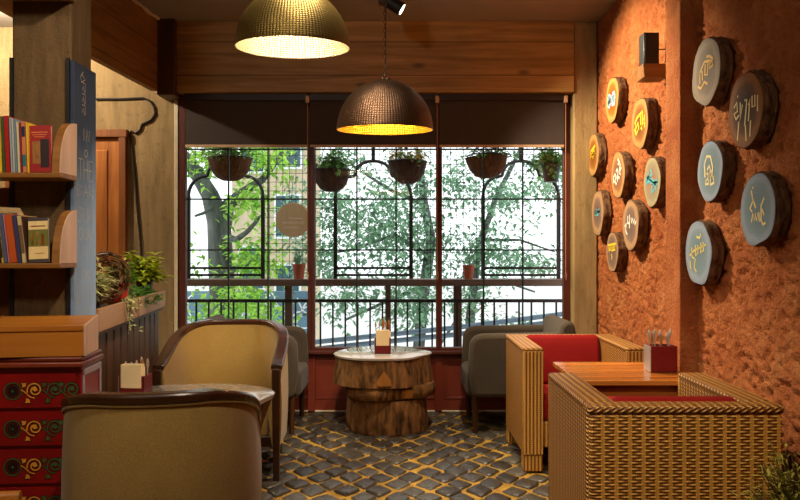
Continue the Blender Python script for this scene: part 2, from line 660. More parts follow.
def floor_mesh():
    m = MB()
    m.box(-4.1, WX + .1, -1.7, 6.1, -.12, -.012, 1)
    r = random.Random(3)
    sx, sy = .18, .118
    j = 0
    y = 1.3
    while y < 5.98:
        x = -2.9 + (sx / 2 if j % 2 else 0)
        while x < WX + .1:
            cx, cy = x + r.uniform(-.012, .012), y + r.uniform(-.012, .012)
            hx, hy = sx * .5 * r.uniform(.75, .88), sy * r.uniform(.75, .88)
            h = r.uniform(-.003, .005)
            tx, ty = r.uniform(-.05, .05), r.uniform(-.05, .05)
            base, mid, top = [], [], []
            for k in range(12):
                a = 2 * PI * k / 12 + .01
                ca, sa = math.cos(a), math.sin(a)
                q = 1 / (abs(ca) ** 1.12 + abs(sa) ** 1.12) ** (1 / 1.12) * r.uniform(.92, 1.04)
                px, py = hx * q * ca, hy * q * sa
                base.append((cx + px, cy + py, -.014))
                mid.append((cx + px * .95, cy + py * .95, h - .004 + tx * px + ty * py))
                top.append((cx + px * .78, cy + py * .78, h + tx * px + ty * py))
            vs = base + mid + top + [(cx, cy, h + .001)]
            fs = []
            for k in range(12):
                k2 = (k + 1) % 12
                fs += [(k, k2, 12 + k2, 12 + k), (12 + k, 12 + k2, 24 + k2, 24 + k), (24 + k, 24 + k2, 36)]
            m.add(vs, fs, 0)
            x += sx
        y += sy
        j += 1
    m.loose = True
    return m


struct(floor_mesh().build('floor', ['stone', 'grout'], angle=60))
struct(MB().box(-4.1, WX + .15, -1.7, 6.1, CEIL, CEIL + .12).build('ceiling', 'ceil'))
from mathutils import noise as mn


def rough_wall():
    m = MB(); m.loose = True
    m.box(WX + .03, WX + .16, -1.7, 6.1, -.1, CEIL)
    ys = [-1.7 + .08 * k for k in range(45)]
    while ys[-1] < 6.05:
        ys.append(ys[-1] + .013)
    zs = [-.02]
    while zs[-1] < CEIL:
        zs.append(zs[-1] + .0135)
    vs = []
    for y in ys:
        for z in zs:
            p = Vector((y * 30, z * 38, 1.7))
            a = mn.noise(p) + .6 * mn.noise(p * 2.1)
            b = mn.noise(Vector((y * 6, z * 6, 4)))
            dpt = max(0, a - .02) ** .8 * .036 + (b + .6) * .003 + .0008
            vs.append((WX + min(.026, max(0, dpt)), y, z))
    nz = len(zs)
    fs = [(i * nz + j, i * nz + j + 1, (i + 1) * nz + j + 1, (i + 1) * nz + j) for i in range(len(ys) - 1) for j in range(nz - 1)]
    m.add(vs, fs)
    return m


struct(rough_wall().build('wall_right', 'stucco', angle=180))
struct(MB().box(-4.1, -4.0, -1.7, 6.1, -.1, CEIL).build('wall_left', 'plaster'))
struct(MB().box(-4.1, WX + .15, -1.8, -1.7, -.1, CEIL).build('wall_rear', 'plaster'))
struct(MB().box(-4.1, -1.79, 5.95, 6.1, -.1, CEIL).build('wall_back', 'plaster'))
w = MB()
w.box(-1.79, 1.36, 5.95, 6.05, -.1, .47)
for x0, x1 in ((-1.70, -.72), (-.68, .28), (.36, 1.30)):       # raised frames round sunken panels
    w.box(x0, x1, 5.945, 5.96, .10, .12); w.box(x0, x1, 5.945, 5.96, .40, .42)
    w.box(x0, x0 + .02, 5.945, 5.96, .12, .40); w.box(x1 - .02, x1, 5.945, 5.96, .12, .40)
for x in (-.71, .31):
    w.box(x - .03, x + .03, 5.93, 5.955, 0, .47)
struct(w.build('wall_below_window', 'panelred', bevel=.003))
struct(MB().box(-1.79, 1.36, 5.93, 5.949, .0, .014).build('baseboard_back', 'trim', bevel=.004))
struct(MB().box(-1.8, 1.36, 5.88, 5.98, .47, .50).build('trim_sill', 'redwood', bevel=.005))
struct(MB().box(1.36, 1.55, 5.80, 6.05, -.02, CEIL).build('column_back_right', 'column', bevel=.012))
struct(MB().box(1.461, WX + .02, 3.862, 4.073, -.02, CEIL).build('pillar_right', 'stucco', bevel=.006))
struct(MB().box(-1.745, 1.36, 5.78, 5.95, 2.534, CEIL).build('beam_back', 'beam', bevel=.004))
struct(MB().box(-1.88, -1.745, 5.72, 5.95, 2.50, CEIL).build('beam_post', 'post', bevel=.004))
# long beam along the left, running a little outwards towards the camera
m = MB()
a, b = Vector((-1.875, 5.73, 0)), Vector((-2.40, -1.6, 0))
t = (b - a).normalized()
n = Vector((-t.y, t.x, 0)) * -.05
vs = [a, b, b + n, a + n]
m.add([(p.x, p.y, 2.53) for p in vs] + [(p.x, p.y, CEIL) for p in vs], [(3, 2, 1, 0), (4, 5, 6, 7), (0, 1, 5, 4), (1, 2, 6, 5), (2, 3, 7, 6), (3, 0, 4, 7)])
struct(m.build('beam_left', 'beam_y'))
m = MB()                                              # crumbling plaster line above the left beam
r = random.Random(2)
pts = [a + t * (.02 + .06 * k) for k in range(40)]
m.tube([(p.x + .012, p.y, CEIL - .008 + r.uniform(-.006, .004)) for p in pts], [r.uniform(.006, .016) for _ in pts], 6)
struct(m.build('trim_plaster_joint', 'trim'))
struct(MB().box(-1.802, -1.757, 5.90, 5.96, .0, 2.5).build('trim_window_left', 'trim', bevel=.003))

# pillar on the left, carrying the shelves
struct(MB().box(-1.60, -1.356, 3.05, 3.255, -.02, CEIL).build('pillar_left', 'pillar', bevel=.008))
struct(MB().box(-2.6, -1.34, 2.86, 3.06, 2.325, 2.62).build('beam_over_shelves', 'beam', bevel=.004))

# teak door in the back wall
dr = tag(thing('door_1', None, None, (0, 0, 0)), kind='structure')
m = MB()
m.box(-2.245, -2.19, 5.90, 5.96, 0, 2.20); m.box(-3.15, -3.095, 5.90, 5.96, 0, 2.20); m.box(-3.16, -2.18, 5.895, 5.96, 2.2005, 2.262)
m.build('door_frame', 'doorframe', dr, bevel=.004)
m = MB()
m.box(-3.09, -2.25, 5.925, 5.955, .01, 2.195)
for x0, x1 in ((-3.0, -2.70), (-2.64, -2.34)):
    m.box(x0, x1, 5.915, 5.93, .15, .95); m.box(x0, x1, 5.915, 5.93, 1.05, 2.1)
m.build('door_leaf', 'door', dr, bevel=.006)
MB().tube([(-3.04, 5.915, 1.0), (-3.04, 5.87, 1.0), (-2.94, 5.87, 1.0)], .01).build('door_handle', 'steel', dr)

# windows
GX = [(-1.776, -.708), (-.708, .312), (.312, 1.36)]
IN = [(-1.712, -.736), (-.68, .288), (.336, 1.304)]
ZB, ZT = .50, 2.534
for k in range(3):
    wn = tag(thing('window_%d' % (k + 1), None, None), kind='structure')
    (a0, a1), (i0, i1) = GX[k], IN[k]
    m = MB()
    m.box(a0, i0, 5.90, 5.96, ZB, ZT); m.box(i1, a1, 5.90, 5.96, ZB, ZT)
    m.box(i0, i1, 5.90, 5.96, ZB, ZB + .022); m.box(i0, i1, 5.90, 5.96, ZT - .05, ZT)
    m.build('window_frame', 'redwood', wn, bevel=.004)
    MB().box(i0, i1, 5.926, 5.930, ZB + .022, ZT - .05).build('window_pane', 'glass', wn, smooth=False)
    m = MB()
    for q in (1, 2):
        x = i0 + (i1 - i0) * (.345 if q == 1 else .67)
        m.box(x - .006, x + .006, 5.932, 5.945, ZB + .022, ZT - .05)
    for z in (2.108, 1.708, 1.30):
        m.box(i0, i1, 5.932, 5.945, z - .006, z + .006)
    m.build('glazing_bar', 'muntin', wn)

# ---------------------------------------------------------------- roller blinds
WHERE = ['left', 'middle', 'right']
def blind(i, x0, x1):
    t = thing('roller_blind', 'dark cloth roller blind pulled part way down over the %s window bay' % WHERE[i], 'blind', ((x0 + x1) / 2, 5.86, 2.12), 0, 'roller blinds over the windows')
    h = (x1 - x0) / 2
    MB().box(-h, h, -.002, .002, .012, .40).build('blind_cloth', 'blind', t)
    MB().box(-h, h, -.006, .006, -.008, .014).build('bottom_rail', 'pale', t, bevel=.003)
    m = MB(); m.tube([(-h, .005, .385), (h, .005, .385)], .024, 12); m.box(-h, h, -.03, -.024, .36, .412)
    m.build('roller_tube', 'darkframe', t)
    m = MB(); m.tube([(h + .006, -.028, .385), (h + .006, -.03, -.6), (h + .006, -.03, -.99)], .0035, 6)
    m.tube([(h + .006, -.03, -.99), (h + .001, -.03, -1.03), (h + .008, -.03, -1.06), (h + .015, -.03, -1.02), (h + .008, -.03, -.99)], .0035, 6)
    c = m.build('pull_cord', 'cord', t)
    MB().box(h - .008, h + .02, -.045, -.012, .34, .395).build('cord_bracket', 'pale', t, bevel=.004)
for i, (x0, x1) in enumerate(((-1.70, -.735), (-.712, .287), (.312, 1.30))):
    blind(i, x0, x1)

# cable looping over the plaster wall
m = MB()
pts = [at(x, y, 5.94) for x, y in ((96, 99), (120, 99), (144, 98), (150, 101), (154, 107), (155, 114), (151, 120), (145, 123), (142, 124), (140, 130), (136, 133), (131, 131), (130, 134), (132, 150), (135, 180), (137, 205), (140, 235), (142, 262), (143, 290))]
m.tube(pts, .009, 6)
tag(m.build('wall_cable', 'cable'), 'dark cable looping down the bare plaster wall beside the teak door', 'cable')

# ================================================================ BALCONY
struct(MB().box(-4, 3, 6.1, 7.15, -.16, -.02).build('balcony_floor', 'deck'))
struct(MB().box(-4, 3, 6.28, 6.42, 2.36, 2.52).build('balcony_beam', 'railwood'))
RY = 6.9
rl = thing('balcony_railing', 'black iron balcony railing with thin upright bars and brown wooden posts', 'railing', (0, RY, -.02))
MB().box(-2.7, 2.4, -.02, .02, .832, .862).build('top_bar', 'black', rl)
MB().box(-2.7, 2.4, -.015, .015, .08, .105).build('bottom_bar', 'black', rl)
x = at(196.4, 0, RY).x - .1157 * 5
while x < 2.35:
    MB().box(x - .008, x + .008, -.008, .008, .105, .835).build('baluster', 'black', rl)
    x += .1157
for px, w_ in ((288, .034), (388, .026), (458, .038)):
    x = at(px, 0, RY).x
    MB().box(x - w_, x + w_, .022, .09, 0, .985).build('wooden_post', 'railwood', rl, bevel=.004)
m = MB().box(-2.75, 2.45, -.10, .14, 0, .062)
sh = m.build('railing_shelf', 'railwood', None, bevel=.005, loc=(0, RY, .968))
tag(sh, 'long brown wooden shelf board running along the balcony railing outside the windows', 'shelf')


def pot(name, px, py0, py1, w, mat, label, leafmat, lh, n, seed, d=6.87):
    b = at(px, py1, d)
    t = thing(name, label, 'plant', (b.x, d, 1.031))
    h = (py1 - py0) * d / F
    r_ = w * d / F / 2
    MB().lathe([(r_ * .3, .0), (r_ * .72, 0), (r_ * .95, h * .8), (r_, h * .8), (r_ * 1.03, h), (r_ * .92, h), (r_ * .9, h * .9), (.001, h * .88)], 18).build('pot', mat, t)
    m = MB(); m.loose = True
    r = random.Random(seed)
    for k in range(n):
        a, e = r.uniform(0, 2 * PI), r.uniform(.3, 1.3)
        p = Vector((r.gauss(0, r_ * .5), r.gauss(0, r_ * .5), h * .85 + abs(r.gauss(0, lh * .5))))
        m.leaf(p, (math.cos(a) * math.cos(e), math.sin(a) * math.cos(e), math.sin(e) - .2), (0, 0, 1), r.uniform(.04, .075), r.uniform(.016, .03))
    m.tube([(0, 0, h * .8), (.005, 0, h + lh * .8)], .004, 5)
    m.build('foliage', leafmat, t)
pot('potted_plant', 299, 265, 280, 13, 'terra', 'terracotta pot with small leafy plant on the railing shelf in the left window', 'leaf_dark', .16, 80, 5)
pot('potted_plant', 468.5, 264, 278, 12, 'terra', 'terracotta pot on the railing shelf in the right window', 'leaf_dark', .14, 22, 6)


def grille(x0, x1, i):
    t = thing('arched_iron_grille', 'black iron grille with rounded arch outlined %s' % (
        'in the left window behind the tree fork', 'in the middle window', 'in the right window')[i], 'grille', ((x0 + x1) / 2, 6.96, 1.031), 0, 'arched grilles along the balcony')
    h = (x1 - x0) / 2
    B = .017
    Z = lambda py: EYE - (py - HZ) * 6.96 / F - 1.031
    for s, nm in ((-1, 'side_bar'), (1, 'side_bar')):
        MB().box(s * h - B, s * h + B, -B, B, 0, Z(196)).build(nm, 'black', t)
    m = MB()
    zs, rr = Z(196), Z(176) - Z(196)
    zt = Z(161)
    k = h * .62
    for s in (-1, 1):
        pts = [(s * (h - rr * .9 * (1 - math.cos(R(q)))), 0, zs + rr * math.sin(R(q))) for q in range(0, 91, 15)]
        pts += [(s * (h * .50), 0, zs + rr), (s * h * .46, 0, zs + rr * 1.25)]
        pts += [(s * h * .44 * math.cos(R(q)), 0, zs + rr * 1.25 + (zt - zs - rr * 1.25) * math.sin(R(q))) for q in range(15, 91, 15)]
        m.tube(pts, B, 6)
    m.build('arch_bar', 'black', t)
    MB().box(-B, B, -B, B, zt, 1.33).build('centre_bar', 'black', t)
    for py in (268, 275):
        MB().box(-h, h, -.011, .011, Z(py) - .011, Z(py) + .011).build('cross_bar', 'black', t)
X7 = lambda px: at(px, 0, 6.96).x
for i, (p0, p1) in enumerate(((188.5, 263), (335.5, 411), (483, 558.5))):
    grille(X7(p0), X7(p1), i)
ms = thing('wire_mesh_screen', 'fine black wire mesh screen closing the balcony between the arched grilles', 'screen', (0, 7.02, 1.0))
for p0, p1, z0 in ((263, 335.5, .028), (411, 483, .028), (188.5, 263, .98), (335.5, 411, .98), (483, 558.5, .98), (558.5, 600, .03)):
    m = MB()
    x0, x1 = at(p0, 0, 7.02).x, at(p1, 0, 7.02).x
    n = round((x1 - x0) / .062)
    for k in range(n + 1):
        x = x0 + (x1 - x0) * k / n
        m.box(x - .0022, x + .0022, -.002, .002, z0, 1.36)
    nz = round((1.36 - z0) / .084)
    for k in range(nz + 1):
        z = z0 + (1.36 - z0) * k / nz
        m.box(x0, x1, -.002, .002, z - .0022, z + .0022)
    m.build('mesh_panel', 'black', ms, smooth=False)
# round board hung on the mesh
c = at(293, 220, 6.93)
t = thing('round_sign', 'round tan hanging board with faint lettering in the left window', 'sign', (c.x, c.y, c.z))
fn = lambda u, v, q: (u, q, v)
MB().prism(arc(0, 0, .162, .162, 0, 350, 35), fn, -.012, .012).build('board', 'sign', t, bevel=.003)
m = MB()
m.ribbon([(-.04, .02), (.09, .012)], .006, fn, 0, -.0135)
r = random.Random(4)
for row, (u0, u1, v) in enumerate(((-.10, .11, -.035), (-.085, .06, -.08))):
    u = u0
    while u < u1:
        m.ribbon([(u, v), (u + .004, v + .022), (u + .012, v + .02 - r.random() * .02), (u + .014, v)], .004, fn, 0, -.0135)
        u += .021
m.build('lettering', 'signink', t)
MB().tube([(-.02, .015, .155), (-.01, .02, .3), (0, .03, .42)], .003, 5).build('hanging_wire', 'black', t)


def hang(px, y0, y1, w, label, mat, leafmat, n, seed, kind='bowl', tilt=0, spread=1.0, droop=.3, straw=False, lsize=1.0):
    d = 6.35
    top = at(px, y0, d)
    h = (y1 - y0) * d / F
    r_ = w * d / F / 2
    t = thing('hanging_basket' if kind == 'bowl' else 'hanging_pot', label, 'plant', (top.x, d, top.z - h), 0, 'plants hanging over the balcony')
    if kind == 'bowl':
        prof = [(.001, 0), (r_ * .35, h * .02), (r_ * .62, h * .16), (r_ * .84, h * .45), (r_ * .97, h * .85), (r_, h), (r_ * .9, h), (r_ * .85, h * .85), (.001, h * .8)]
    else:
        prof = [(.001, 0), (r_ * .68, 0), (r_ * .95, h * .85), (r_ * 1.04, h * .86), (r_ * 1.04, h), (r_ * .92, h), (.001, h * .9)]
    o = MB().lathe(prof, 26).build('basket_bowl' if kind == 'bowl' else 'pot', mat, t)
    o.rotation_euler = (0, R(tilt), 0)
    m = MB()
    zt = 2.37 - (top.z - h)
    for k in range(3):
        a = 2 * PI * k / 3 + .5
        m.tube([(math.cos(a) * r_ * .97, math.sin(a) * r_ * .97, h), (0, 0, zt - .02), (0, 0, zt + .01)], .003, 5)
    if kind == 'bowl':
        m.tube([(math.cos(q * PI / 12) * r_ * 1.01, math.sin(q * PI / 12) * r_ * 1.01, h) for q in range(25)], .006, 5)
    m.build('hanger_wires', 'black', t)
    if straw:
        m = MB(); m.loose = True
        r = random.Random(seed + 50)
        for k in range(260):
            a = r.uniform(0, 2 * PI)
            q = r_ * r.uniform(.35, .95)
            m.leaf((math.cos(a) * q, math.sin(a) * q, h + r.uniform(.0, .085)), (math.cos(a + 1.3), math.sin(a + 1.3), r.uniform(-.1, .4)), (0, 0, 1), .09, .012)
        m.build('straw_lining', 'straw', t)
    m = MB(); m.loose = True
    r = random.Random(seed)
    for k in range(int(n * 1.5)):
        a, e = r.uniform(0, 2 * PI), r.uniform(-.5, 1.0)
        q = r_ * abs(r.gauss(0, .62)) * spread
        z = h * .95 + abs(r.gauss(0, .075)) - max(0, q - r_) * droop * 2.5
        p = Vector((math.cos(a) * q, math.sin(a) * q, z))
        m.leaf(p, (math.cos(a) * math.cos(e), math.sin(a) * math.cos(e), math.sin(e) - .4), (0, 0, 1), r.uniform(.04, .08) * lsize, r.uniform(.022, .04) * lsize)
    for k in range(9):
        a = r.uniform(0, 2 * PI); q = r_ * r.uniform(.4, .9)
        m.tube([(0, 0, h * .8), (math.cos(a) * q * .6, math.sin(a) * q * .6, h + .06), (math.cos(a) * q * 1.2, math.sin(a) * q * 1.2, h + .03)], .003, 4)
    m.build('foliage', leafmat, t)
hang(230, 158.5, 181, 44, 'brown coir hanging basket with trailing green plant in the left window', 'coir', 'leaf_mid', 230, 11, spread=1.25)
hang(331.5, 170, 192, 38, 'dark hanging basket with bushy small leaved plant at left of the middle window', 'coirdark', 'leaf_mid', 330, 12)
hang(407.5, 162, 184, 39, 'dark hanging basket lined with yellow straw in the middle window', 'coirdark', 'leaf_mid', 110, 13, straw=True, spread=1.3)
hang(489, 156, 178, 43, 'tilted brown hanging basket at left of the right window', 'coir', 'leaf_mid', 120, 14, tilt=-7, spread=1.25, lsize=1.2)
hang(551, 163, 182, 20, 'small dark plastic hanging pot with trailing leaves at the right window edge', 'darkpot', 'leaf_mid', 210, 15, kind='pot', spread=2.1, droop=.35, lsize=1.15)

# ================================================================ BEYOND THE BALCONY
struct(MB().box(-60, 60, 7.4, 120, -3.4, -3.2).build('ground_outside', 'road'))
# painted wall across the yard
m = MB()
mw = thing('painted_wall', 'blue grey garden wall painted with white branching lines behind the railing', 'wall', (-2.45, 11.3, -3.2))
MB().box(-1.5, 1.15, -.08, .08, 0, 3.87).build('wall_face', 'mural', mw)
m = MB()
r = random.Random(9)
def crack(u, v, a, l, n):
    pts = [(u, v)]
    for k in range(n):
        a += r.uniform(-.7, .7)
        u += math.cos(a) * l; v += math.sin(a) * l
        if not -1.35 < u < 1.2 or v > 3.88:
            break
        pts.append((u, v))
        if r.random() < .3 and n > 3:
            crack(u, v, a + r.choice((-.9, .9)), l * .8, n - 3)
    if len(pts) > 1:
        m.ribbon(pts, .02, lambda p, q, s: (p, s, q), 0, -.083)
for u in (-1.1, -.3, .35, .6, .85, 1.05):
    crack(u, 2.9, 1.57, .12, 9)
m.build('branch_lines', 'white', mw)
hs = thing('beige_house', 'beige house with dark windows glimpsed through the leaves of the left window', 'house', (-2.75, 16.5, -3.2))
MB().box(-1.0, .66, 0, 3, 0, 7.6).build('house_wall', 'house', hs)
MB().box(-1.15, .8, -.2, 3.2, 7.6, 7.8).build('roof_slab', 'house', hs)
for x0, z0 in ((-.05, 4.75), (-.05, 3.2), (-.85, 3.6), (-.85, 6.2), (-.02, 6.3)):
    f = MB().box(x0, x0 + .6, -.05, .02, z0, z0 + 1.0).build('window', 'white', hs)
    MB().box(x0 + .05, x0 + .55, -.06, -.04, z0 + .05, z0 + .95).build('pane', 'housewin', f)
for k, dz in enumerate((0, .075)):
    m = MB()
    m.tube([(-7, 8.3, -.18 + dz), (-1.2, 8.0, .20 + dz), (.6, 8.0, .385 + dz), (5, 8.4, .9 + dz)], .028, 7)
    tag(m.build('sloping_pipe', 'bluecable'), ('lower' if k == 0 else 'upper') + ' of two grey pipes sloping past low behind the balcony railing', 'pipe', 'pipes beyond the railing')


def tree(label, trunks, blobs, mat, seed, dz=(0, 0), lsz=(.09, .15), group='trees beyond the balcony'):
    """trunks: lists of (px, py, d, radius); blobs: (px, py, d, spread_px, spread_py, count)"""
    base = at(*trunks[0][0][:3]); base.z = -3.2
    t = thing('tree', label, 'tree', base, 0, group)
    m = MB()
    for tr in trunks:
        pts = [at(a, b, c) - base for a, b, c, _ in tr]
        rs = [q[3] for q in tr]
        if tr is trunks[0]:
            pts.insert(0, Vector((0, 0, -.05))); rs.insert(0, rs[0] * 1.25)
        m.tube(pts, rs, 10)
    m.build('trunk', 'trunk', t)
    m = MB(); m.loose = True
    r = random.Random(seed)
    for (px, py, d, sx, sy, n) in blobs:
        for k in range(n):
            if k % 7 == 0:                      # leaves grow in sprays
                cpx, cpy, cd = px + r.gauss(0, sx * .6), py + r.gauss(0, sy * .6), d + r.gauss(0, .5)
                a0 = r.uniform(0, 2 * PI)
            p = at(cpx, cpy, cd) - base + Vector((r.gauss(0, .10), r.gauss(0, .10), r.gauss(0, .08)))
            a = r.uniform(0, 2 * PI)
            m.leaf(p, (math.cos(a), math.sin(a), r.uniform(-1.1, .25)), (r.uniform(-.5, .5), r.uniform(-.5, .5), 1), r.uniform(*lsz), r.uniform(.3, .42) * lsz[1])
    m.build('foliage', mat, t)

tree('bright green forked tree with thick grey trunk in the left window',
     [[(224, 330, 9.5, .17), (221, 265, 9.5, .16), (219, 222, 9.5, .15), (210, 195, 9.4, .11), (196, 172, 9.3, .09), (180, 150, 9.2, .06)],
      [(222, 228, 9.5, .12), (228, 205, 9.5, .09), (243, 192, 9.4, .06), (262, 180, 9.3, .045), (285, 150, 9.2, .03)],
      [(219, 235, 9.5, .06), (236, 240, 9.2, .04), (247, 232, 9.0, .03), (262, 215, 8.9, .02)],
      [(222, 275, 9.5, .05), (250, 262, 9.0, .03), (265, 250, 8.8, .02)],
      [(214, 205, 9.4, .03), (204, 213, 9.1, .02), (195, 216, 9, .015)]],
     [(250, 200, 9.0, 16, 12, 260), (255, 255, 8.9, 20, 18, 420), (240, 300, 8.8, 26, 14, 420), (205, 160, 9.2, 18, 10, 260), (262, 160, 9.0, 20, 12, 300),
      (205, 330, 9.2, 14, 12, 200), (265, 318, 8.7, 14, 10, 150), (196, 270, 9.2, 10, 20, 60)], 'leaf_bright', 21)
tree('tall blue green leafy tree filling the middle window',
     [[(412, 420, 11.5, .10), (424, 290, 11.5, .09), (431, 240, 11.5, .08), (424, 200, 11.4, .06), (418, 150, 11.4, .04)],
      [(428, 255, 11.5, .04), (395, 235, 11.2, .03), (350, 250, 11, .02), (320, 255, 10.8, .014)],
      [(425, 205, 11.4, .035), (390, 190, 11.2, .025), (352, 165, 11, .018)],
      [(426, 285, 11.5, .04), (390, 300, 11.2, .028), (345, 320, 11, .018)]],
     [(385, 235, 11, 36, 34, 1500), (340, 215, 10.6, 22, 30, 620), (400, 190, 11.2, 32, 22, 700), (410, 300, 11, 22, 28, 720), (345, 300, 10.6, 22, 18, 380),
      (330, 262, 10.4, 14, 16, 180), (305, 235, 10.8, 16, 45, 480), (430, 250, 11.4, 16, 40, 460), (340, 160, 11, 22, 10, 150)], 'leaf_dark', 22, lsz=(.085, .145))
tree('pale blue green tree with drooping leaves in the right window',
     [[(475, 420, 12, .09), (470, 320, 12, .08), (478, 250, 12, .06), (495, 200, 11.9, .045), (520, 150, 11.8, .03)],
      [(474, 290, 12, .03), (500, 280, 11.8, .022), (535, 292, 11.6, .014)],
      [(482, 240, 12, .03), (520, 240, 11.8, .02), (555, 252, 11.6, .012)],
      [(472, 330, 12, .035), (455, 322, 11.9, .03), (440, 345, 11.8, .02)]],
     [(480, 250, 11.6, 26, 22, 800), (520, 262, 11.6, 22, 10, 380), (495, 195, 11.4, 34, 16, 620), (550, 185, 11.2, 14, 14, 240), (470, 300, 11.4, 16, 16, 260),
      (505, 325, 11.2, 18, 10, 170), (455, 175, 11.6, 14, 20, 260), (548, 262, 11.2, 12, 8, 140), (540, 160, 11.5, 18, 10, 170), (525, 225, 11.4, 10, 6, 50)], 'leaf_dark', 23, lsz=(.08, .145))
# ================================================================ FURNITURE
def sweep_u(path, sect):
    """path: (x, y, z, nx, ny) points; sect: list of (outward, up) corners -> closed tube"""
    vs, fs = [], []
    n, s = len(path), len(sect)
    for (x, y, z, nx, ny) in path:
        for o, u in sect:
            vs.append((x + nx * o, y + ny * o, z + u))
    for i in range(n - 1):
        for k in range(s):
            k2 = (k + 1) % s
            fs.append((i * s + k, i * s + k2, (i + 1) * s + k2, (i + 1) * s + k))
    fs.append(tuple(range(s - 1, -1, -1)))
    fs.append(tuple((n - 1) * s + k for k in range(s)))
    return vs, fs


def tub_path(W=.33, D=.31, n=44, zf=.64, zb=.84):
    """plan of a tub chair facing -y: left arm front, round the back, right arm front"""
    L = []
    for i in range(n + 1):
        u = i / n
        if u < .2:
            q = u / .2
            L.append((-W, -D + q * .26))
        elif u > .8:
            q = (1 - u) / .2
            L.append((W, -D + q * .26))
        else:
            a = PI - (u - .2) / .6 * PI
            ca, sa = math.cos(a), math.sin(a)
            e = .80
            L.append((W * math.copysign(abs(ca) ** e, ca), -D + .26 + (2 * D - .26) * abs(sa) ** e))
    out = []
    for i, (x, y) in enumerate(L):
        x0, y0 = L[max(0, i - 1)]
        x1, y1 = L[min(n, i + 1)]
        tx, ty = x1 - x0, y1 - y0
        l = math.hypot(tx, ty) or 1
        nx, ny = -ty / l, tx / l
        q = min(1, max(0, (y + D) / (2 * D)))
        q = q * .55 + (q * q * (3 - 2 * q)) * .45
        # the rail runs level round the back and falls along the arms
        q = min(1, q * 1.04)
        z = zf + (zb - zf) * q ** .9
        out.append((x, y, z, nx, ny))
    return out


def tub_chair(label, loc, rz, first=None):
    if first is not None:
        return dup(first, loc, rz, label)
    t = thing('tub_chair', label, 'chair', loc, rz, 'tub armchairs round the log table')
    P = tub_path()
    m = MB()
    vs, fs = sweep_u(P, [(.030, -.016), (.033, .006), (.024, .015), (-.024, .015), (-.033, .006), (-.030, -.016)])
    m.add(vs, fs)
    m.build('top_rail', 'darkrail', t, bevel=.003)
    m = MB()
    vs, fs = [], []
    nz = 8
    ring = []
    for (x, y, z, nx, ny) in P:
        r_ = []
        zb = .20
        for k in range(nz + 1):
            q = k / nz
            r_.append((x + nx * (.020 + .010 * math.sin(q * PI)), y + ny * (.020 + .010 * math.sin(q * PI)), zb + (z - .018 - zb) * q))
        for k in range(nz + 1):
            q = 1 - k / nz
            o = -.026 - .022 * math.sin(q * PI)
            r_.append((x + nx * o, y + ny * o, zb + (z - .018 - zb) * q))
        ring.append(r_)
    s = len(ring[0])
    for r_ in ring:
        vs += r_
    for i in range(len(ring) - 1):
        for k in range(s):
            k2 = (k + 1) % s
            fs.append((i * s + k, i * s + k2, (i + 1) * s + k2, (i + 1) * s + k))
    fs.append(tuple(range(s - 1, -1, -1)))
    fs.append(tuple((len(ring) - 1) * s + k for k in range(s)))
    m.add(vs, fs)
    m.build('upholstered_shell', 'tub', t, angle=50)
    m = MB()                                     # welt under the rail
    m.tube([(x + nx * .026, y + ny * .022, z - .022) for x, y, z, nx, ny in P], .005, 6)
    m.build('piping', 'tub', t)
    seat = [(x - nx * .05, y - ny * .05) for x, y, z, nx, ny in P]
    MB().prism(seat, lambda u, v, q: (u, v, q), .24, .43).build('seat_cushion', 'tub', t, bevel=.03, seg=3)
    for sx in (-1, 1):
        MB().box(sx * .33 - .024, sx * .33 + .024, -.335, -.285, 0, .632, taper=.72).build('front_post', 'darkwood', t, bevel=.004)
    for sx in (-1, 1):
        m = MB()
        m.tube([(sx * .25, .23, .22), (sx * .27, .30, 0)], [.026, .017], 8)
        m.build('rear_leg', 'darkwood', t)
    MB().box(-.305, .305, -.305, -.27, .19, .25).build('front_apron', 'darkwood', t, bevel=.004)
    return t


tubA = tub_chair('olive gold tub chair with dark wooden rail facing the camera behind the round log table', (-1.035, 4.46, 0), R(2))
tubB = tub_chair('olive gold tub chair with dark wooden rail seen from behind in the foreground', (-.825, 2.59, 0), R(180 + 9), tubA)
tubB.scale = (.91, .93, 1.0)


def wob_fn(seed, amp=.07):
    r = random.Random(seed)
    ph = [(r.uniform(0, 6.28), r.uniform(.3, 1) * amp) for _ in range(5)]
    return lambda a, i: 1 + sum(q * math.sin((k + 2) * a + p + i * .13) for k, (p, q) in enumerate(ph))


# round log table between the tub chairs
t = thing('log_table', 'round log table with pale polished top between the two tub chairs', 'table', (-.985, 3.545, 0))
w1 = wob_fn(5, .02)
MB().lathe([(.23, 0), (.26, .05), (.285, .25), (.325, .45), (.365, .565), (.37, .585)], 48, mi=0, sy=.72, wob=w1, cap0=True).build('stump', 'bark', t, angle=60)
MB().lathe([(.36, .580), (.385, .584), (.388, .604), (.376, .612), (.001, .613)], 48, sy=.72, wob=w1, cap0=True).build('table_top', 'stumptop', t, angle=50)


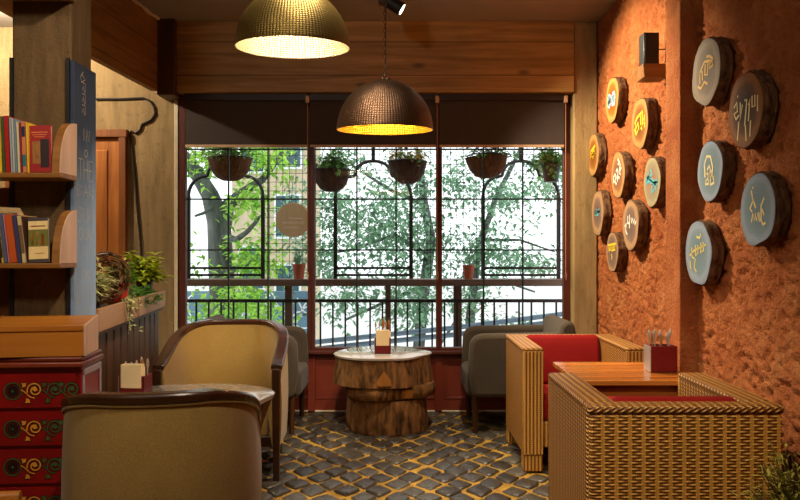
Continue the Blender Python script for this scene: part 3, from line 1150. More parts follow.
def caddy(label, loc, rz, s=1.0, napkin='big', paper=True, seed=1, group='cutlery holders on the tables', bx=(.065, .045, .13)):
    t = thing('cutlery_holder', label, 'holder', loc, rz, group)
    hx, hy, hz = bx
    m = MB()
    m.box(-hx, hx, -hy, hy, 0, .006)
    for q in (-1, 1):
        m.box(q * hx - (.005 if q > 0 else 0), q * hx + (.005 if q < 0 else 0), -hy, hy, .0, hz)
        m.box(-hx, hx, q * hy - (.005 if q > 0 else 0), q * hy + (.005 if q < 0 else 0), .0, hz)
    m.build('box', 'maroon', t, bevel=.0015)
    MB().box(-hx - .004, -hx, -hy, hy, .002, hz * .98).build('side_plate', 'steel', t)
    r = random.Random(seed)
    if paper:
        m = MB()
        for k in range(3):
            o = k * .006
            m.box(-hx * .85 + o, hx * .8 + o, -hy * .98 - .004 + o, -hy * .9 + o, hz * .32 if napkin == 'big' else hz * .5, hz + .055 - o * .8)
        m.box(-hx * .85, hx * .8, -hy, -hy * .2, hz + .045, hz + .055)
        m.build('napkin', 'paper', t, bevel=.002)
    n = 7
    for k in range(n):
        x = -hx * .8 + hx * 1.6 * k / (n - 1)
        a = r.uniform(-.12, .12)
        y = r.uniform(.0, hy * .6)
        z1 = hz + r.uniform(.03, .075) + (.062 if napkin == 'spoons' else 0)
        m = MB()
        wooden = (k % 3 == 1) if napkin != 'spoons' else k > 1
        m.tube([(x, y, .01), (x + a * .1, y, z1 - .03)], .0035, 6)
        pts = [(x + a * .1, y, z1 - .032), (x + a * .12, y, z1 - .02), (x + a * .13, y, z1), (x + a * .14, y, z1 + .015)]
        m.tube(pts, [.003, .007, .0075, .003], 8)
        m.build('spoon', 'spoonwood' if wooden else 'steel', t)
    return t


caddy('maroon cutlery holder with cream napkin on the round log table', (-1.275, 3.57, .614), R(-6), seed=3, bx=(.062, .045, .085))

# ---------------------------------------------------------------- stump table at the window
t = thing('stump_table', 'low table of stacked log slabs with bark sides standing under the window', 'table', (-.115, 5.49, 0))
wa, wb, wc = wob_fn(31, .03), wob_fn(32, .05), wob_fn(33, .025)
MB().lathe([(.31, 0), (.315, .05), (.305, .2), (.30, .235)], 56, (.02, .0, 0), wob=wc, cap0=True, cap1=True).build('lower_log', 'bark', t, angle=60)
MB().lathe([(.29, .232), (.325, .25), (.335, .30), (.32, .335)], 56, (.03, -.01, 0), wob=wb, cap0=True, cap1=True).build('middle_slab', 'bark', t, angle=60)
o = MB().lathe([(.31, .325), (.355, .335), (.35, .40), (.335, .48), (.338, .528)], 56, (-.02, 0, 0), wob=wa, cap0=True).build('top_slab', 'bark', t, angle=60)
m = MB()                                                     # bare patches where the bark has come off
def patch(cx, r_, a0, a1, zs, wf):
    vs, fs = [], []
    k = 8
    for i in range(k + 1):
        a = R(a0 + (a1 - a0) * i / k)
        q = i / k
        z0 = zs[0]
        z1 = zs[1] + (zs[2] - zs[1]) * (1 - abs(q - .5) * 2)
        for z in (z0, z1):
            rr = r_(z) * wf(a, 2) + (.007 if 0 < i < k else -.012)
            vs.append((cx + rr * math.cos(a), rr * math.sin(a), z))
    for i in range(k):
        fs.append((2 * i, 2 * i + 2, 2 * i + 3, 2 * i + 1))
    return vs, fs
m.add(*patch(-.02, lambda z: .3553 - max(0, z - .335) * .105, 264, 284, (.352, .375, .455), wa))
m.build('bare_patch', 'cutwood', t)
m = MB()
m.add(*patch(.03, lambda z: .336 + (z - .25) * .2, 287, 305, (.255, .305, .318), wb))
m.build('bare_patch', 'cutwood', t)
MB().lathe([(.33, .524), (.345, .527), (.348, .540), (.338, .545), (.001, .546)], 56, (-.02, 0, 0), wob=wa, cap0=True).build('table_top', 'stumptop', t, angle=50)
caddy('maroon cutlery holder with napkin and wooden spoons on the window stump table', (-.125, 5.42, .547), 0, napkin='spoons', seed=8, bx=(.058, .05, .115))


# ---------------------------------------------------------------- charcoal armchairs at the window
def grey_chair(label, loc, rz, first=None):
    if first is not None:
        return dup(first, loc, rz, label)
    t = thing('upholstered_armchair', label, 'chair', loc, rz, 'charcoal armchairs under the window')
    W, D = .325, .37          # half width, half depth; faces -y
    MB().box(-W + .09, W - .09, -D - .01, D - .08, .25, .44).build('seat', 'grey', t, bevel=.035, seg=3)
    for s in (-1, 1):
        x0, x1 = sorted((s * W, s * (W - .10)))
        m = MB()
        prof = [(-D + .03, .26), (-D - .0, .45), (-D + .01, .64), (-D + .04, .69), (-D + .1, .705), (D - .1, .715), (D - .02, .70), (D - .02, .26)]
        m.prism(prof, lambda u, v, q: (q, u, v), x0, x1)
        m.build('armrest', 'grey', t, bevel=.03, seg=3)
    m = MB()
    prof = [(D - .14, .26), (D - .13, .60), (D - .09, .765), (D - .05, .80), (D + .0, .79), (D + .02, .70), (D, .26)]
    m.prism(prof, lambda u, v, q: (q, u, v), -W - .005, W + .005)
    m.build('backrest', 'grey', t, bevel=.025, seg=3)
    for sx in (-1, 1):
        for sy, dy in ((-1, 0), (1, .04)):
            m = MB()
            x, y = sx * (W - .05), sy * (D - .05)
            m.tube([(x, y, .27), (x * .99, y + dy, 0)], [.026, .017], 4)
            m.build('leg', 'legwood', t, angle=20)
    return t


gR = grey_chair('charcoal upholstered armchair at the right of the window stump table', (.855, 5.53, 0), R(-90))
grey_chair('charcoal upholstered armchair at the left of the window stump table', (-1.085, 5.49, 0), R(90), gR)


# ---------------------------------------------------------------- rattan armchairs (face -y)
def rattan_chair(label, loc, rz, first=None, group='boxy rattan armchairs at the slatted table'):
    if first is not None:
        return dup(first, loc, rz, label)
    t = thing('rattan_armchair', label, 'chair', loc, rz, group)
    W, D, H = .362, .365, .727
    a = .118
    for s in (-1, 1):
        x0, x1 = sorted((s * W, s * (W - a)))
        MB().box(x0, x1, -D, D - .02, .10, H - .012).build('side_panel', 'twill', t, bevel=.012, seg=2)
        arm = MB().box(x0 - .003, x1 + .003, -D - .003, D - .07, H - .028, H).build('arm_top', 'twill', t, bevel=.012)
        MB().box(x0 - .001, x1 + .001, -D - .006, -D + .01, .10, H - .02).build('arm_front', 'cane', t, bevel=.005)
    MB().box(-W + .006, W - .006, D - .085, D + .002, .10, H - .03).build('back_panel', 'weave', t, bevel=.01)
    m = MB()
    m.box(-W - .002, W + .002, D - .085, D + .007, H - .036, H - .001)
    m.build('back_rim', 'twill', t, bevel=.014, seg=3)
    MB().box(-W + a, W - a, -D + .01, D - .08, .14, .29).build('seat_base', 'cane', t, bevel=.008)
    o = MB().box(-W + a + .004, W - a - .004, -D + .005, D - .16, .29, .42).build('seat_cushion', 'red', t, bevel=.03, seg=3)
    m = MB()
    prof = [(D - .22, .42), (D - .19, .66), (D - .15, .735), (D - .10, .735), (D - .085, .68), (D - .085, .42)]
    m.prism(prof, lambda u, v, q: (q, u, v), -W + a + .005, W - a - .005)
    m.build('back_cushion', 'red', t, bevel=.025, seg=3)
    for sx in (-1, 1):
        for sy in (-1, 1):
            x, y = sx * (W - .06), sy * (D - .055)
            MB().box(x - .055, x + .055, y - .05, y + .05, 0, .11).build('leg', 'cane', t, bevel=.006)
    return t


rA = rattan_chair('boxy rattan armchair with red cushions facing the camera beyond the slatted table', (1.083, 4.70, 0), 0)
rattan_chair('boxy rattan armchair with woven back towards the camera, nearest at the right', (1.058, 3.10, 0), PI, rA)

# slatted table between them
t = thing('slatted_table', 'square honey coloured slatted wooden table between the rattan armchairs', 'table', (1.14, 3.775, 0))
hx, hy, zt = .30, .295, .685
for k in range(5):
    y0 = -hy + k * (2 * hy / 5)
    MB().box(-hx, hx, y0 + .0015, y0 + 2 * hy / 5 - .0015, zt - .024, zt).build('top_board', 'table', t, bevel=.003)
m = MB()
m.box(-hx + .03, hx - .03, -hy + .03, -hy + .05, zt - .08, zt - .0245); m.box(-hx + .03, hx - .03, hy - .05, hy - .03, zt - .08, zt - .0245)
m.box(-hx + .03, -hx + .05, -hy + .05, hy - .05, zt - .08, zt - .0245); m.box(hx - .05, hx - .03, -hy + .05, hy - .05, zt - .08, zt - .0245)
m.build('apron', 'tabley', t, bevel=.002)
for sx in (-1, 1):
    for sy in (-1, 1):
        x, y = sx * (hx - .055), sy * (hy - .055)
        MB().box(x - .022, x + .022, y - .022, y + .022, 0, zt - .0245, taper=.8).build('leg', 'tabley', t, bevel=.003)
caddy('maroon cutlery holder full of steel spoons on the slatted table by the orange pillar', (1.325, 3.76, .6855), 0, paper=False, seed=12, bx=(.066, .05, .132))

# ---------------------------------------------------------------- painted chest
CR = R(4)
t = thing('painted_chest', 'red lacquered chest of drawers painted with scrolling flowers', 'chest', (-1.205, 2.79, 0), CR)
CW, CD, CH = .95, .228, .897           # local: front along -x from the corner, depth along +y
m = MB()
m.box(-CW, 0, .012, CD, .04, CH - .04)
m.build('body', 'chest', t, bevel=.004)
m = MB()
m.box(-CW - .01, .012, -.012, CD + .006, CH - .04, CH - .018); m.box(-CW - .004, .006, -.004, CD, CH - .018, CH)
m.build('top_board', 'chestrim', t, bevel=.006)
MB().box(-CW + .02, -.02, .03, CD - .02, 0, .05).build('plinth', 'chestdark', t)
m = MB()                                 # pale beaded edging round the end panel
for y0, y1, z0, z1 in ((.02, .035, .06, CH - .05), (CD - .02, CD - .005, .06, CH - .05), (.02, CD - .005, CH - .075, CH - .05), (.02, CD - .005, .06, .08)):
    m.box(0, .006, y0, y1, z0, z1)
m.build('beaded_edging', 'silver', t, bevel=.002)


def scroll(m, cx, cy, s, kind):
    fn = lambda u, v, q: (u, q, v)
    Y = -.0016
    E = .98
    def rib(pts, w, mi, dy=0):
        m.ribbon([(cx + (u - cx) * E, cy + (v - cy) * E) for u, v in pts], w * E, fn, mi, Y - dy)
    def blob(pts, mi, dy=.0008):
        m.add([fn(cx + (u - cx) * E, cy + (v - cy) * E, Y - dy) for u, v in pts], [tuple(range(len(pts)))], mi)
    if kind == 'rose':
        for rr, w, mi in ((.030, .010, 2), (.0315, .0045, 1), (.018, .007, 2)):
            rib(arc(cx, cy, rr, rr, 0, 360, 26), w, mi, .0004 if mi == 1 else 0)
        for k in range(6):
            a = k * 60
            blob(arc(cx + .009 * math.cos(R(a)), cy + .009 * math.sin(R(a)), .006, .006, 0, 300, 6), 2)
        blob(arc(cx, cy, .005, .005, 0, 320, 8), 1, .0012)
    else:
        mi = 0 if kind == 'gold' else 1
        sp = []
        for k in range(34):
            a = R(200 - k * 17)
            rr = .029 * (1 - k / 42)
            sp.append((cx + .006 + rr * math.cos(a), cy + .004 + rr * math.sin(a)))
        rib(sp, .011, 2)
        rib(sp, .0055, mi, .0006)
        rib([(cx - .045, cy + .006), (cx - .03, cy - .004), (cx - .012, cy - .022), (cx + .006, cy - .027)], .0085, 2)
        rib([(cx - .045, cy + .006), (cx - .03, cy - .004), (cx - .012, cy - .022), (cx + .006, cy - .027)], .0045, mi, .0006)
        for (dx, dy, a) in ((-.032, .022, 140), (-.018, -.036, 220), (.006, .004, 80)):
            pts = []
            for q, rr in ((0, .016), (50, .008), (85, .013), (180, .006), (275, .013), (310, .008)):
                pts.append((cx + dx + rr * math.cos(R(a + q)), cy + dy + rr * math.sin(R(a + q))))
            blob([(cx + dx + 1.3 * (u - cx - dx), cy + dy + 1.3 * (v - cy - dy)) for u, v in pts], 2, .0002)
            blob(pts, mi)


NROW = 6
zr = [CH - .055 - k * .142 for k in range(NROW + 1)]
for k in range(NROW):
    d = MB()
    z1, z0 = zr[k] - .008, zr[k + 1] + .008
    d.box(-CW + .02, -.018, -.0, .016, z0, z1, 3)
    cy = (z0 + z1) / 2
    x = -.036
    seq = ['green', 'green', 'gold', 'rose', 'gold', 'green', 'rose', 'gold']
    for i in range(11):
        kd = seq[(i) % len(seq)]
        if i == 0:
            scroll(d, x, cy, 1, 'green'); x -= .062
        else:
            scroll(d, x, cy, 1, kd); x -= .074 if kd != 'rose' else .084
    d.loose = True
    d.build('drawer', ['gold', 'pgreen', 'pblack', 'chest'], t, smooth=False)

# wooden box on the chest
t2 = thing('wooden_box', 'plain pine wooden box lying on the red painted chest', 'box', (-1.198, 2.80, CH + .001), R(9))
L_, D_, H_, H2 = .35, .20, .116, .140
def wedge(m, x0, x1, y0, y1, z0, e=0):
    h = lambda y: H_ + (H2 - H_) * y / D_ + e
    return m.add([(x0, y0, z0), (x1, y0, z0), (x1, y1, z0), (x0, y1, z0), (x0, y0, h(y0)), (x1, y0, h(y0)), (x1, y1, h(y1)), (x0, y1, h(y1))],
                 [(3, 2, 1, 0), (4, 5, 6, 7), (0, 1, 5, 4), (1, 2, 6, 5), (2, 3, 7, 6), (3, 0, 4, 7)])
wedge(MB(), -L_, 0, 0, D_, 0, -.006).build('box_body', 'boxwood', t2, bevel=.002)
wedge(MB(), -L_ + .001, -.001, .012, D_ - .001, H_ - .012, -.001).build('lid_board', 'boxwood', t2, bevel=.002)
wedge(MB(), 0, .008, 0, D_, 0, .002).build('end_board', 'bracket', t2, bevel=.002)  # paler wood paints in the daylight falling on this end
wedge(MB(), -L_ - .008, -L_, 0, D_, 0, .002).build('end_board', 'boxwood', t2, bevel=.002)
MB().box(-L_, 0, -.004, .009, H_ - .02, H_ + .002).build('rim_strip', 'boxwood', t2, bevel=.002)

# ---------------------------------------------------------------- shelves on the left pillar
SY0, SY1 = 2.885, 3.035
for nm, z1, lab in (('upper', 1.602, 'upper pine bookshelf with rounded end on the left pillar'), ('lower', 1.248, 'lower pine bookshelf with rounded end on the left pillar')):
    s = thing('bookshelf', lab, 'shelf', (-1.325, SY1, z1), 0, 'bookshelves on the pillar')
    MB().box(-1.1, 0, -.15, 0, -.020, 0).build('shelf_board', 'shelf', s, bevel=.003)
    m = MB()
    prof = [(0, 0), (0, .215)] + [(-.015 - .132 * math.sin(R(q)), .213 * math.cos(R(q)) ** .9 if q < 90 else 0) for q in range(8, 91, 8)] + [(-.148, 0)]
    m.prism(prof, lambda u, v, q: (q, u, v), -.034, -.004)
    e = m.build('end_bracket', 'shelf', s, angle=40)
    m = MB(); m.prism(prof, lambda u, v, q: (q, u, v), -.004, 0)
    m.build('bracket_face', 'bracket', s, angle=40)
for x0, lab in ((-1.372, 'black upright strip beside the chalkboard on the left pillar'), (-1.604, 'black upright strip along the outer edge of the left pillar')):
    o = MB().box(0, .014, 0, .012, .0, 2.07).build('shelf_upright', 'black', None, loc=(x0, 3.037, .02))
    tag(o, lab, 'shelf support', 'shelf uprights on the pillar')
m = MB().box(-.72, 0, 0, .04, 0, 1.56)
for x in (-.16, -.34, -.52):
    m.box(x - .002, x + .002, -.002, .0, .02, 1.54)
m.box(-.02, .0, -.012, 0, 0, 1.56)
tag(m.build('wooden_cupboard', 'cabinet', None, bevel=.003, loc=(-1.612, 3.09, 0)), 'brown wooden cupboard panel left of the concrete pillar under the bookshelf', 'cupboard')

BC = {}
def bmat(c, c2=None):
    k = (c, c2)
    if k not in BC:
        BC[k] = plain('book_cover_%d_%d_%d' % c, c, .5, var=.1, scale=30)
    return BC[k]


def book(x, th, h, c, z, label, group, lean=0, dp=.13, band=None, ymin=SY1 - .148):
    """spine towards the camera; x is the left edge"""
    t = thing('book', label, 'book', (x, ymin + .005, z + .0008), 0, group)
    t.rotation_euler = (0, lean, 0)
    m = MB()
    m.box(0, .002, 0, dp, 0, h); m.box(th - .002, th, 0, dp, 0, h); m.box(0, th, 0, .002, 0, h)
    m.build('cover', bmat(c), t, bevel=.0008)
    MB().box(.002, th - .002, .002, dp - .004, .003, h - .003).build('pages', 'paper', t)
    if band:
        for (b0, b1, bc) in band:
            MB().box(th * .12, th * .88, -.0008, .0005, h * b0, h * b1).build('spine_label', bmat(bc), t)
    return t


X = lambda px, d=2.9: (px - CX) * d / F
GU, GL = 'books on the upper shelf', 'books on the lower shelf'
up = [(-10, 5, .222, (120, 30, 24), 'dark red book at the far left of the upper shelf'),
      (-5, 5, .226, (226, 176, 30), 'yellow book with pale spine at the left of the upper shelf'),
      (0, 3.6, .222, (232, 190, 40), 'thin yellow book beside the green one on the upper shelf'),
      (3.7, 3.2, .22, (62, 84, 40), 'thin green book on the upper shelf'),
      (7, 4.6, .222, (170, 28, 20), 'bright red thick spined book on the upper shelf'),
      (12, 2.2, .215, (160, 170, 176), 'pale grey magazine next to the red spine on the upper shelf'),
      (14.4, 2.0, .212, (190, 190, 180), 'off white magazine on the upper shelf'),
      (16.6, 2.2, .21, (120, 140, 150), 'blue grey magazine on the upper shelf'),
      (19, 2.6, .198, (214, 200, 160), 'cream booklet on the upper shelf'),
      (21.8, 1.9, .196, (150, 30, 34), 'thin crimson booklet on the upper shelf'),
      (23.9, 4.4, .2, (206, 120, 80), 'salmon and teal illustrated book on the upper shelf'),
      (28.5, 2.2, .196, (236, 190, 40), 'slim yellow book against the big red one on the upper shelf')]
for p, w_, h, c, lab in up:
    bd = [(.12, .35, (40, 110, 120)), (.7, .9, (40, 40, 70))] if 'salmon' in lab else ([(.2, .8, (240, 220, 120))] if 'pale spine' in lab else None)
    book(X(p), w_ * 2.8 / F, h, c, 1.602, lab, GU, lean=R(-2.4), band=bd)


def front_book(x, z, w_, h, th, c, label, group, rz, lean, pieces):
    t = thing('book', label, 'book', (x, SY1 - .142, z + .001), rz, group)
    t.rotation_euler = (R(-lean), R(-2.5), rz)
    m = MB(); m.box(0, w_, 0, .002, 0, h); m.box(0, w_, th - .002, th, 0, h); m.box(0, .002, 0, th, 0, h)
    m.build('cover', bmat(c), t, bevel=.0008)
    MB().box(.002, w_ - .003, .002, th - .002, .003, h - .003).build('pages', 'paper', t)
    for nm, (u0, u1, v0, v1), cc in pieces:
        MB().box(w_ * u0, w_ * u1, -.001, .0005, h * v0, h * v1).build(nm, bmat(cc), t)
    return t
front_book(X(30.7), 1.602, .083, .186, .016, (150, 16, 14), 'dark red picture book turned cover outwards on the upper shelf', GU, R(5), 4,
           [('title_line', (.1, .85, .84, .86), (220, 120, 60)), ('title_line', (.15, .8, .79, .805), (220, 120, 60)), ('title_line', (.22, .7, .745, .76), (220, 120, 60)),
            ('cover_picture', (.14, .5, .18, .66), (150, 92, 40)), ('cover_picture', (.5, .9, .1, .7), (36, 12, 10)), ('cover_picture', (.24, .38, .3, .6), (206, 150, 70))])
lo = [(-12, 4.5, .2, (40, 40, 60), 'dark blue book at the far left of the lower shelf'),
      (-7, 4, .205, (220, 170, 60), 'mustard book at the left of the lower shelf'),
      (-2.6, 2.2, .2, (60, 40, 30), 'brown striped thin book on the lower shelf'),
      (-.2, 2.2, .2, (226, 184, 70), 'thin yellow book with dark stripe on the lower shelf'),
      (2.2, 4.0, .196, (86, 92, 120), 'slate blue book on the lower shelf'),
      (6.4, 1.6, .19, (216, 130, 140), 'thin pink book on the lower shelf'),
      (8.2, 7.4, .19, (196, 84, 30), 'wide rust orange book on the lower shelf'),
      (15.9, 4.2, .188, (60, 62, 100), 'indigo book beside the rust orange one on the lower shelf'),
      (20.4, 4.4, .186, (216, 186, 130), 'cream book with speckled spine on the lower shelf'),
      (25, 1.8, .184, (70, 36, 28), 'thin dark brown book on the lower shelf')]
for p, w_, h, c, lab in lo:
    bd = [(.1, .85, (60, 44, 30))] if 'stripe' in lab else ([(.2, .8, (120, 90, 60))] if 'speckled' in lab else None)
    book(X(p) + .012, w_ * 2.8 / F, h, c, 1.248, lab, GL, lean=R(-7), band=bd)
front_book(X(29.5), 1.248, .076, .176, .018, (70, 60, 60), 'book with cream bands and garden picture cover on the lower shelf', GL, R(6), 4,
           [('title_band', (.02, .98, .74, .93), (240, 206, 140)), ('cover_picture', (.02, .98, .36, .74), (110, 110, 40)), ('lower_band', (.02, .98, .08, .36), (240, 206, 140)),
            ('title_line', (.15, .88, .80, .83), (150, 80, 50)), ('picture_figure', (.14, .3, .38, .66), (226, 150, 50)), ('picture_figure', (.4, .54, .38, .7), (232, 170, 80)), ('picture_figure', (.64, .8, .38, .64), (214, 90, 40)),
            ('title_line', (.3, .8, .2, .215), (150, 80, 50))])
# card standing behind the lower books
t = thing('card_sign', 'cream card with clipped corner standing behind the lower books', 'card', (X(-4, 3.0), 3.012, 1.249))
fn = lambda u, v, q: (u, q, v)
MB().prism([(0, 0), (.108, 0), (.108, .19), (.09, .222), (-.02, .228), (-.02, 0)], fn, 0, .004).build('card', 'paper', t)
m = MB()
for v, u0, u1 in ((.20, .045, .08), (.182, .03, .085)):
    m.ribbon([(u0, v), (u1, v - .001)], .006, fn, 0, -.0008)
m.ribbon([(.005, .178), (.012, .195), (.018, .205), (.022, .19), (.012, .178)], .006, fn, 0, -.0008)
m.build('lettering', 'doorframe', t)

# chalkboard on the pillar's inner face
t = thing('chalkboard', 'tall narrow slate blue chalkboard with chalk lettering on the left pillar', 'chalkboard', (-1.357, 3.15, .95))
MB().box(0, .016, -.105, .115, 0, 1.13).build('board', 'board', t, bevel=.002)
fnb = lambda u, v, q: (.0165 + q, u, v)
def zpx(py):                                  # height on the board
    return EYE - (py - HZ) * 3.15 / F - .95
r = random.Random(6)
def glyphs(py, h, chars, w=.03):
    m = MB()
    n = len(chars)
    tot = n * w * 1.35
    for i, ch in enumerate(chars):
        u = -tot / 2 + i * w * 1.35 + .012
        z = zpx(py)
        S = {'T': [[(0, h), (w, h)], [(w / 2, h), (w / 2, 0)]], 'E': [[(w, h), (0, h), (0, 0), (w, 0)], [(0, h / 2), (w * .8, h / 2)]], 'H': [[(0, 0), (0, h)], [(w, 0), (w, h)], [(0, h / 2), (w, h / 2)]],
             'I': [[(w / 2, 0), (w / 2, h)]], 'O': [arc(w / 2, h / 2, w / 2, h / 2, 0, 360, 10)], 'N': [[(0, 0), (0, h), (w, 0), (w, h)]], 'L': [[(0, h), (0, 0), (w, 0)]],
             'B': [[(0, 0), (0, h), (w, h * .8), (0, h / 2), (w, h * .25), (0, 0)]], 'S': [[(w, h * .9), (w * .3, h), (0, h * .75), (w, h * .3), (w * .6, 0), (0, .1 * h)]], 'A': [[(0, 0), (w / 2, h), (w, 0)], [(w * .2, h * .4), (w * .8, h * .4)]],
             'R': [[(0, 0), (0, h), (w, h * .75), (0, h / 2), (w, 0)]], 'U': [[(0, h), (0, h * .1), (w * .5, 0), (w, h * .1), (w, h)]]}[ch]
        for pl in S:
            m.ribbon([(u + a, z + b) for a, b in pl], .003, fnb, 0, .0006)
    m.build('lettering_line', 'chalk', t)
# script running down the dark upper part
m = MB()
m.ribbon([(-.02, zpx(73)), (-.045, zpx(79)), (-.035, zpx(84)), (.0, zpx(80)), (-.03, zpx(76))], .0035, fnb, 0, .0006)
for p0 in (84, 95, 106):
    m.ribbon([(-.03, zpx(p0)), (.0, zpx(p0)), (.0, zpx(p0 + 9))], .003, fnb, 0, .0006)
    m.ribbon([(-.03, zpx(p0 + 8)), (-.02, zpx(p0 + 3)), (-.005, zpx(p0 + 10))], .003, fnb, 0, .0006)
m.build('lettering_line', 'chalk', t)
glyphs(141, .05, 'IN'); glyphs(157, .03, 'O'); glyphs(180, .085, 'THE', .038); glyphs(197, .05, 'BAR', .042); glyphs(206, .03, 'I'); glyphs(222, .06, 'SUN', .042)
glyphs(240, .05, 'OUR', .036); glyphs(256, .045, 'IN', .03); glyphs(279, .04, 'OR', .03); glyphs(302, .07, 'LINN', .036); glyphs(313, .04, 'A', .03)

# ---------------------------------------------------------------- planter on a slatted stand
A, B_ = Vector((-1.455, 3.58, 0)), Vector((-1.668, 5.26, 0))
dirv = (B_ - A).normalized()
PA = math.atan2(dirv.y, dirv.x) - PI / 2
Lp = (B_ - A).length
st = thing('slatted_stand', 'dark slatted wooden stand carrying the planter boxes', 'stand', A, PA)
n = 11
for k in range(n):
    y = .07 + (Lp - .14) * k / (n - 1)
    MB().box(-.075, -.045, y - .062, y + .062, 0, .88).build('slat', 'slat', st, bevel=.003)
MB().box(-.21, -.02, 0, Lp, .875, .905).build('top_plank', 'slat', st, bevel=.003)
MB().box(-.085, -.05, .0, Lp, .10, .14).build('bottom_plank', 'slat', st, bevel=.003)
for q, (f0, f1, lab) in enumerate(((0, .478, 'long wooden planter box nearer to the chalkboard'), (.486, 1, 'long wooden planter box nearer to the window'))):
    y0, y1 = Lp * f0, Lp * f1
    p = A + dirv * y0
    t = thing('planter_box', lab, 'planter', (p.x, p.y, .906), PA, 'planter boxes on the slatted stand')
    ln = y1 - y0
    MB().box(-.02, 0, 0, ln, -.006, .108).build('front_board', 'planter', t, bevel=.003)
    m = MB(); m.box(-.24, -.22, 0, ln, 0, .105); m.box(-.22, -.02, 0, .018, 0, .105); m.box(-.22, -.02, ln - .018, ln, 0, .105); m.box(-.22, -.02, .018, ln - .018, 0, .012)
    m.build('side_boards', 'planter', t, bevel=.002)
    MB().box(-.219, -.021, .019, ln - .019, .012, .075).build('soil_fill', 'soil', t)


def pl(y, x=-.12, z=.982):
    c, s = math.cos(PA), math.sin(PA)
    return Vector((A.x + c * x - s * y, A.y + s * x + c * y, z))


def bush(name, label, p, mat, n, rad, h, ll, lw, seed, potm=None, pr=.05, ph=.1, up=.6, group='plants in the planter boxes', stems=True, flat=1.0):
    t = thing(name, label, 'plant', p, 0, group)
    z0 = 0
    if potm:
        MB().lathe([(.001, 0), (pr * .72, 0), (pr * .95, ph * .82), (pr * 1.06, ph * .83), (pr * 1.08, ph), (pr * .94, ph), (pr * .9, ph * .9), (.001, ph * .88)], 18).build('pot', potm, t)
        z0 = ph * .86
    m = MB(); m.loose = True
    r = random.Random(seed)
    k = 0
    while k < n:
        a, e = r.uniform(0, 2 * PI), r.uniform(.05, 1.45)
        q = r.uniform(.5, 1)
        tip = Vector((math.cos(a) * math.cos(e) * rad * q, math.sin(a) * math.cos(e) * rad * q, z0 + math.sin(e) * h * q))
        if stems:
            m.tube([(0, 0, z0), tip * .5 + Vector((0, 0, z0 * .5 + h * .12)), tip], [.003, .002, .0012], 4, mi=1, caps=False)
        for j in range(6):
            f = r.uniform(.35, 1.05)
            b = Vector((tip.x * f, tip.y * f, z0 + (tip.z - z0) * f + r.gauss(0, .008)))
            a2 = a + r.uniform(-1.5, 1.5)
            m.leaf(b, (math.cos(a2), math.sin(a2), r.uniform(-.4, up)), (0, 0, 1), ll * r.uniform(.7, 1.2), lw * r.uniform(.7, 1.2))
            k += 1
    m.build('foliage', [mat, 'stem'], t)
    return t


bush('potted_plant', 'variegated cream and green plant in a dark pot nearest the chalkboard', pl(.14, -.10), 'leaf_cream', 420, .13, .21, .075, .02, 41, 'darkpot', .055, .10)
bush('potted_plant', 'variegated plant in a dark pot just left of the red pot', pl(.40, -.14), 'leaf_cream', 240, .09, .18, .075, .02, 42, 'darkpot', .05, .10)
bush('potted_plant', 'small green plant in a red plastic pot', pl(.76, -.09, 1.0), 'leaf_mid', 360, .10, .17, .05, .022, 43, 'redpot', .06, .11)
bush('leafy_plant', 'low dark green fern like plant in the planter nearer the window', pl(1.05, -.10, .96), 'leaf_mid', 360, .15, .13, .085, .018, 44)
bush('leafy_plant', 'low blue green plant spilling at the middle of the window planter', pl(1.33, -.09, .96), 'leaf_mid', 380, .14, .11, .06, .03, 45)
bush('potted_plant', 'bright lime green plant rising over the window end of the planter', pl(1.58, -.12), 'leaf_lime', 420, .17, .20, .085, .048, 46, 'darkpot', .06, .12)
# ivy hanging over the front board
t = thing('trailing_ivy', 'pale variegated ivy trailing over the front board of the nearer planter', 'plant', pl(.60, -.06), PA, 'plants in the planter boxes')
m = MB(); m.loose = True
r = random.Random(47)
for k in range(6):
    y = r.uniform(-.16, .2)
    L_ = r.uniform(.06, .2)
    pts = [(0, y * .6, 0), (.045, y * .8, .05), (.075, y, .03), (.078, y + r.uniform(-.03, .03), -.02), (.075, y + r.uniform(-.05, .05), .03 - L_)]
    m.tube(pts, .002, 4, mi=1)
    for j in range(16):
        f = r.uniform(1, 4)
        i = min(3, int(f)); q = f - i
        p = Vector(pts[i]).lerp(Vector(pts[i + 1]), q)
        a = r.uniform(-1.4, 1.4)
        m.leaf(p, (math.cos(a) * .7, math.sin(a), r.uniform(-.8, .5)), (1, 0, .4), r.uniform(.02, .034), .015)
m.build('foliage', ['leaf_cream', 'stem'], t)
# coiled wicker ring behind the plants
t = thing('wicker_wreath', 'dark coiled wicker wreath standing behind the variegated plants', 'wreath', (-1.675, 4.22, 1.155), 0)
m = MB()
r = random.Random(48)
for k in range(9):
    rr = .055 + k * .010
    pts = [(rr * math.cos(q * PI / 14) + r.gauss(0, .003), r.gauss(0, .012), rr * math.sin(q * PI / 14) + r.gauss(0, .003)) for q in range(29)]
    m.tube(pts, .005, 5)
m.build('coiled_twigs', 'slat', t)

